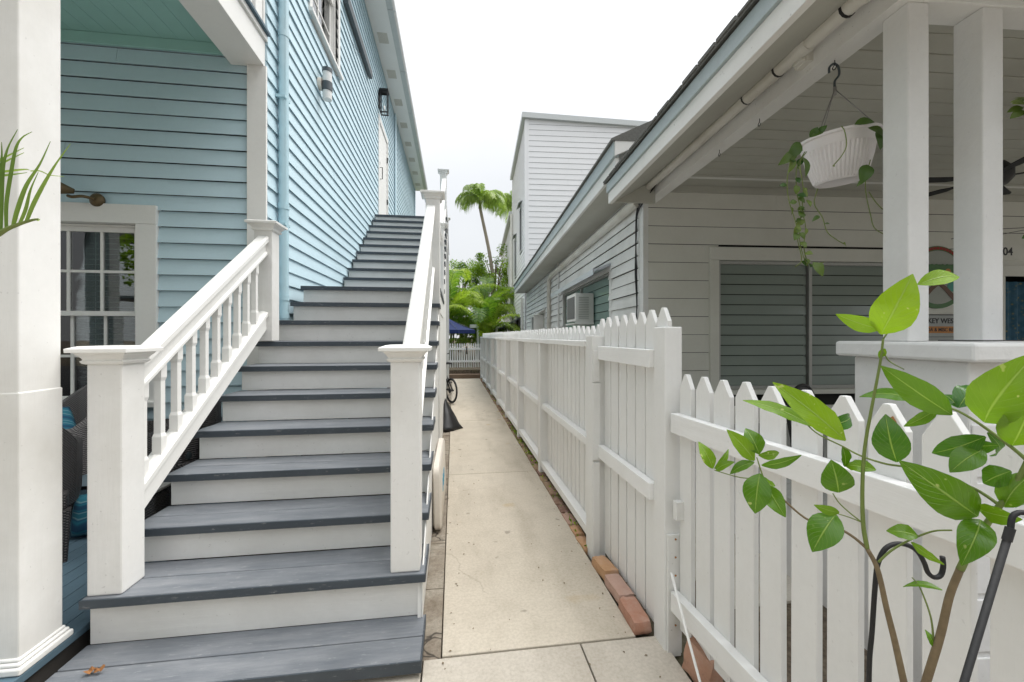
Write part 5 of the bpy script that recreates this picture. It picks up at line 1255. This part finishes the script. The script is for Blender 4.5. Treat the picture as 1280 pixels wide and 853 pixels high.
b.build('stem', M['stem'], t, smooth=True); b2.build('leaves', M['palm'], t, smooth=True, solid=-1)
b = MB(); b.lathe((-.98,.70,.002), [(.11,0),(.15,.26),(.16,.26),(.16,.30),(.145,.30),(.14,.26)], 28); b.build('pot', M['terracotta'], t, smooth=True, autos=40)

# ---- palms and trees beyond the gate
def frond(b, o, az, L, rise, droop, nl, ll, tone, rnd, hang=.5, width=.035):
    """one pinnate frond; leaflets as folded strips"""
    d0 = Vector((math.cos(az), math.sin(az), 0)); pts = []; p = Vector(o); el = rise
    for i in range(15):
        t = i/14; pts.append(p.copy()); e = rise-droop*t**1.3; p = p+(d0*math.cos(e)+Vector((0,0,math.sin(e))))*(L/14)
    b.tone = tone
    sd = Vector((-d0.y, d0.x, 0)); r = .018*L/2.2
    vs = []
    for i, q in enumerate(pts): rr = r*(1-i/15); vs.append([b.v(q+sd*rr), b.v(q+Vector((0,0,rr))), b.v(q-sd*rr)])
    for a, c in zip(vs, vs[1:]): b.f([a[0],a[1],c[1],c[0]]); b.f([a[1],a[2],c[2],c[1]])
    for i in range(nl):
        t = .12+.87*(i+.5)/nl; k = t*14; i0 = min(13, int(k)); q = pts[i0].lerp(pts[i0+1], k-i0); tg = (pts[i0+1]-pts[i0]).normalized()
        l = ll*(math.sin(math.pi*(t*.85+.12))**.6)*rnd.uniform(.85,1.1)
        for s in (-1, 1):
            d = (sd*s*.8+tg*.55+Vector((0,0,.25))).normalized(); hg = hang*rnd.uniform(.7,1.3)
            a = q; m1 = q+d*l*.35; m2 = q+d*l*.68+Vector((0,0,-hg*l*.22)); e = q+d*l*.85+Vector((0,0,-hg*l*.75))
            up = tg*width*.5; b.tone = min(1, max(0, tone+rnd.uniform(-.22,.22)))
            v = [b.v(a-up*.4), b.v(a+up*.4), b.v(m1+up), b.v(m1-up), b.v(m2+up*.8), b.v(m2-up*.8), b.v(e)]
            b.f([v[0],v[1],v[2],v[3]]); b.f([v[3],v[2],v[4],v[5]]); b.f([v[5],v[4],v[6]])
def coconut(label, base, topz, lean, nf, L, seed, mat='palm', trunk_r=.13, hang=1.1, az0=0):
    rnd = random.Random(seed); t = thing('palm_tree', label, 'palm tree', tuple(base), group='tall palms')
    B = Vector(base); T = Vector((base[0]+lean[0], base[1]+lean[1], topz))
    q = bez([B, B.lerp(T,.3)+Vector((lean[2]*.5,0,0)), B.lerp(T,.65)+Vector((lean[2],0,0)), T], 8); n = len(q)
    b = MB(); b.tube(q, [trunk_r*(1.15-.45*i/n)+(.006 if i%2 else 0) for i in range(n)], 10); b.build('trunk', M['trunk'], t, smooth=True)
    b = MB(); b.tube([T, T+Vector((0,0,.5))], [trunk_r*.9, trunk_r*.5], 8); b.build('crownshaft', M['stem'], t, smooth=True)
    b = MB(); o = T+Vector((0,0,.45))
    for i in range(nf):
        az = az0+i*2.399+rnd.uniform(-.2,.2); e = R(rnd.uniform(25, 80)); frond(b, o, az, L*rnd.uniform(.85,1.1), e, e+R(rnd.uniform(60, 95)), 52, L*.30, rnd.uniform(.2,.8), rnd, hang, .05)
    b.tube([o, o+Vector((-.25,0,1.0))], [.02,.004], 5)
    b.build('crown', M[mat], t, solid=-1)
def areca(label, base, h, nf, L, seed, mat='palm_far', group='palm clumps beyond the gate'):
    rnd = random.Random(seed); t = thing('areca_palm', label, 'palm', tuple(base), group=group)
    b = MB(); c = MB(); B = Vector(base)
    for i in range(nf):
        az = i*2.399+rnd.uniform(-.3,.3); st_ = rnd.random()**.8*h*.62; off = Vector((math.cos(az), math.sin(az), 0))*rnd.uniform(.05,.35); o = B+off+Vector((0,0,st_))
        if i < 9: b.tube([B+off*.6, B+off*1.1+Vector((0,0,st_))], [.05,.035], 6)
        e = R(rnd.uniform(45, 82)); frond(c, o, az, L*rnd.uniform(.8,1.15), e, e+R(rnd.uniform(30, 75)), 38, L*.26, rnd.uniform(.1,1), rnd, .6, .065)
    b.build('trunk', M['stem'], t, smooth=True); c.build('crown', M[mat], t, solid=-1)
def broadtree(label, base, h, r, n, seed, mat='broad', squash=1.0, leaf=.13):
    rnd = random.Random(seed); t = thing('leafy_tree', label, 'tree', tuple(base), group='leafy trees beyond the gate'); B = Vector(base)
    b = MB(); tips = []
    b.tube(bez([B, B+Vector((.1,0,h*.25)), B+Vector((-.05,.1,h*.5))], 6), [.16-.05*i/13 for i in range(13)], 8)
    for k in range(9):
        a = rnd.uniform(0,6.28); e = B+Vector((math.cos(a)*r*rnd.uniform(.3,.8), math.sin(a)*r*rnd.uniform(.3,.8), h*rnd.uniform(.55,.95))); s = B+Vector((0,0,h*rnd.uniform(.25,.5)))
        b.tube(bez([s, s.lerp(e,.5)+Vector((0,0,.15*h)), e], 5), [.06-.045*i/11 for i in range(11)], 6); tips.append(e)
    b.build('trunk', M['bark'], t, smooth=True)
    b = MB(); cl = []
    for k in range(46):
        a = rnd.uniform(0, 6.28); u = rnd.uniform(-.9,1); q = (1-u*u)**.5; rr = rnd.uniform(.5,1)
        cl.append((B+Vector((math.cos(a)*q*r*rr, math.sin(a)*q*r*rr, h*.68+u*h*.36*rr*squash)), rnd.uniform(.22,.5)*r*.55, rnd.random()))
    for i in range(n):
        c, cr, tn = cl[rnd.randrange(len(cl))]; v = Vector([rnd.gauss(0,1) for _ in range(3)]).normalized()*cr*rnd.random()**.4; p = c+v
        d = Vector([rnd.gauss(0,1) for _ in range(3)]).normalized(); nn = Vector((rnd.gauss(0,.5), rnd.gauss(0,.5), 1)).normalized(); s = d.cross(nn).normalized(); l = leaf*rnd.uniform(.6,1.3)
        b.tone = min(1, max(0, tn*.6+rnd.uniform(0,.4))); b.f([b.v(p), b.v(p+d*l*.5+s*l*.28), b.v(p+d*l), b.v(p+d*l*.5-s*l*.28)])
    b.build('crown', M[mat], t, solid=-1)
P = at(625, 400, 27); coconut('tall slim palm with a curved grey trunk leaning left above the alley', (P.x, P.y, .25), at(600, 262, 27).z, (at(600,262,27).x-P.x, 0, .22), 15, 2.1, 3, hang=1.5)
P = at(646, 400, 30); coconut('second palm crown half hidden behind the tall white house', (P.x, P.y, .25), at(641, 272, 30).z, (-.15, 0, .05), 14, 2.5, 8, az0=.5, hang=1.5)
def gp(px, z): p = at(px, 420, z); return (p.x, p.y, .25)
areca('arching yellow-green palm clump right behind the path gate', gp(606, 18.6), 2.8, 16, 2.5, 21)
areca('tall shaggy palm clump at the left above the blue umbrella', gp(560, 21), 5.6, 34, 3.0, 22)
areca('dense palm clump standing behind the white arbour', gp(610, 22.5), 5.0, 30, 2.8, 23)
areca('lighter palm clump far left, mostly behind the staircase', gp(528, 22), 4.6, 24, 2.9, 24)
broadtree('bright yellow-green leafy tree at the foot of the tall slim palm', gp(618, 27), 6.6, 1.9, 9000, 31)
broadtree('dark leafy tree behind the palm clumps', gp(575, 29), 6.2, 2.6, 11000, 32)
broadtree('low bushy tree behind the arbour', gp(600, 20.5), 2.1, 1.2, 5000, 33, leaf=.09)
broadtree('leafy tree left of the alley, behind the blue house', gp(500, 30), 6.2, 3.0, 9000, 34)
def G2(x, y): return (x, y, -.03)
broadtree('added big shady street tree behind and left of the viewpoint', G2(-6.5, -5.5), 7.5, 3.6, 12000, 41, leaf=.22)  # unseen tree, added to cut the light from behind
0 and broadtree('big shady street tree behind and right of the viewpoint', G2(5.5, -6.0), 7.5, 3.4, 12000, 42, leaf=.22)
# arbour
t = thing('arbour', 'small white garden arbour beyond the gate', 'arbour', gp(613, 18.5)); p = at(613, 420, 18.5)
for dx, dy in ((-.55,0),(.28,0),(-.55,.9),(.28,.9)):
    b = MB(); b.box(p.x+dx-.05, p.x+dx+.05, p.y+dy-.05, p.y+dy+.05, .25, 1.75); b.build('post', M['white'], t)
b = MB(); b.box(p.x-.9, p.x+.4, p.y-.08, p.y+.98, 1.751, 1.90); b.build('top_beam', M['white'], t)
# navy umbrella
up = at(557, 420, 16.2); t = thing('patio_umbrella', 'navy blue patio umbrella open beyond the path gate', 'umbrella', (up.x, up.y, .25))
b = MB(); n = 8; ap = Vector((up.x, up.y, 2.16)); ring = [Vector((up.x+1.22*math.cos(2*math.pi*(i+.5)/n), up.y+1.22*math.sin(2*math.pi*(i+.5)/n), 1.62)) for i in range(n)]
for i in range(n):
    a, c = ring[i], ring[(i+1)%n]; prev = None
    for k in range(6):
        t0_, t1_ = k/6, (k+1)/6; s0_, s1_ = -.07*math.sin(math.pi*t0_), -.07*math.sin(math.pi*t1_); z0_, z1_ = Vector((0,0,s0_)), Vector((0,0,s1_))
        q = [b.v(ap.lerp(a,t0_)+z0_), b.v(ap.lerp(c,t0_)+z0_), b.v(ap.lerp(c,t1_)+z1_), b.v(ap.lerp(a,t1_)+z1_)]; b.f(q if k else q)
    b.f([b.v(a), b.v(c), b.v(c+Vector((0,0,-.13))), b.v(a+Vector((0,0,-.13)))])
bmesh.ops.remove_doubles(b.bm, verts=b.bm.verts[:], dist=1e-4); b.build('canopy', M['navy'], t)
b = MB(); b.tube([(up.x, up.y, .25), (up.x, up.y, 2.16)], .022, 10); b.build('pole', M['white'], t, smooth=True)
b = MB()
for q in ring: b.tube([ap+Vector((0,0,-.06)), q+Vector((0,0,-.01))], .008, 5)
b.build('ribs', M['char'], t)
b = MB(); b.lathe((up.x, up.y, .25), [(.25,0),(.25,.05),(.05,.08)], 20); b.build('base', M['char'], t)

# ================================================================ WORLD, SUN, OUTPUT
w = bpy.data.worlds.new('World'); S.world = w; w.use_nodes = True; nt = w.node_tree
bg = nt.nodes['Background']; bg.inputs['Strength'].default_value = .12
sky = N(nt, 'ShaderNodeTexSky'); sky.sky_type = 'NISHITA'; sky.sun_disc = False; SE, SR = R(62), R(75)
sky.sun_elevation = SE; sky.sun_rotation = SR; sky.dust_density = 3; sky.air_density = 1.2
tc = N(nt, 'ShaderNodeTexCoord'); sep = N(nt, 'ShaderNodeSeparateXYZ'); nt.links.new(tc.outputs['Generated'], sep.inputs[0])
zc = mathn(nt, 'MAXIMUM', sep.outputs[2], 0.0)
cie = mathn(nt, 'MULTIPLY', mathn(nt, 'ADD', mathn(nt, 'MULTIPLY', mathn(nt, 'POWER', zc, 2.8), 3.2), 1.0), 1.0)   # overcast: brighter overhead
mp = N(nt, 'ShaderNodeMapping'); mp.inputs['Scale'].default_value = (1, 1, 2.2); nt.links.new(tc.outputs['Generated'], mp.inputs['Vector'])
cn = noise(nt, mp.outputs['Vector'], 1.6, 6, .5)
cl = mathn(nt, 'MULTIPLY', cie, mathn(nt, 'ADD', mathn(nt, 'MULTIPLY', cn, .32), .84))
KC = 3.35
cc_ = N(nt, 'ShaderNodeCombineColor')
for i, k in enumerate((.985, 1.0, 1.015)): nt.links.new(mathn(nt, 'MULTIPLY', cl, KC*k), cc_.inputs[i])
nt.links.new(mixc(nt, .92, sky.outputs['Color'], cc_.outputs[0]), bg.inputs['Color'])
sd_ = bpy.data.lights.new('sun', 'SUN'); sd_.energy = 1.5; sd_.angle = R(45); sd_.color = (1, .97, .92)
so = bpy.data.objects.new('sun', sd_); COL.objects.link(so); so.location = (0, -5, 20)
az = SR; dir_ = Vector((math.sin(az)*math.cos(SE), math.cos(az)*math.cos(SE), math.sin(SE)))
so.rotation_euler = dir_.to_track_quat('Z', 'Y').to_euler()
S.view_settings.view_transform = 'Standard'; S.view_settings.look = 'None'; S.view_settings.gamma = 1; S.view_settings.exposure = EXPO; S.view_settings.use_curve_mapping = False
S.render.engine = 'CYCLES'; S.cycles.max_bounces = 8; S.cycles.diffuse_bounces = 5; S.cycles.transparent_max_bounces = 12
S.render.resolution_x = 1024; S.render.resolution_y = 682
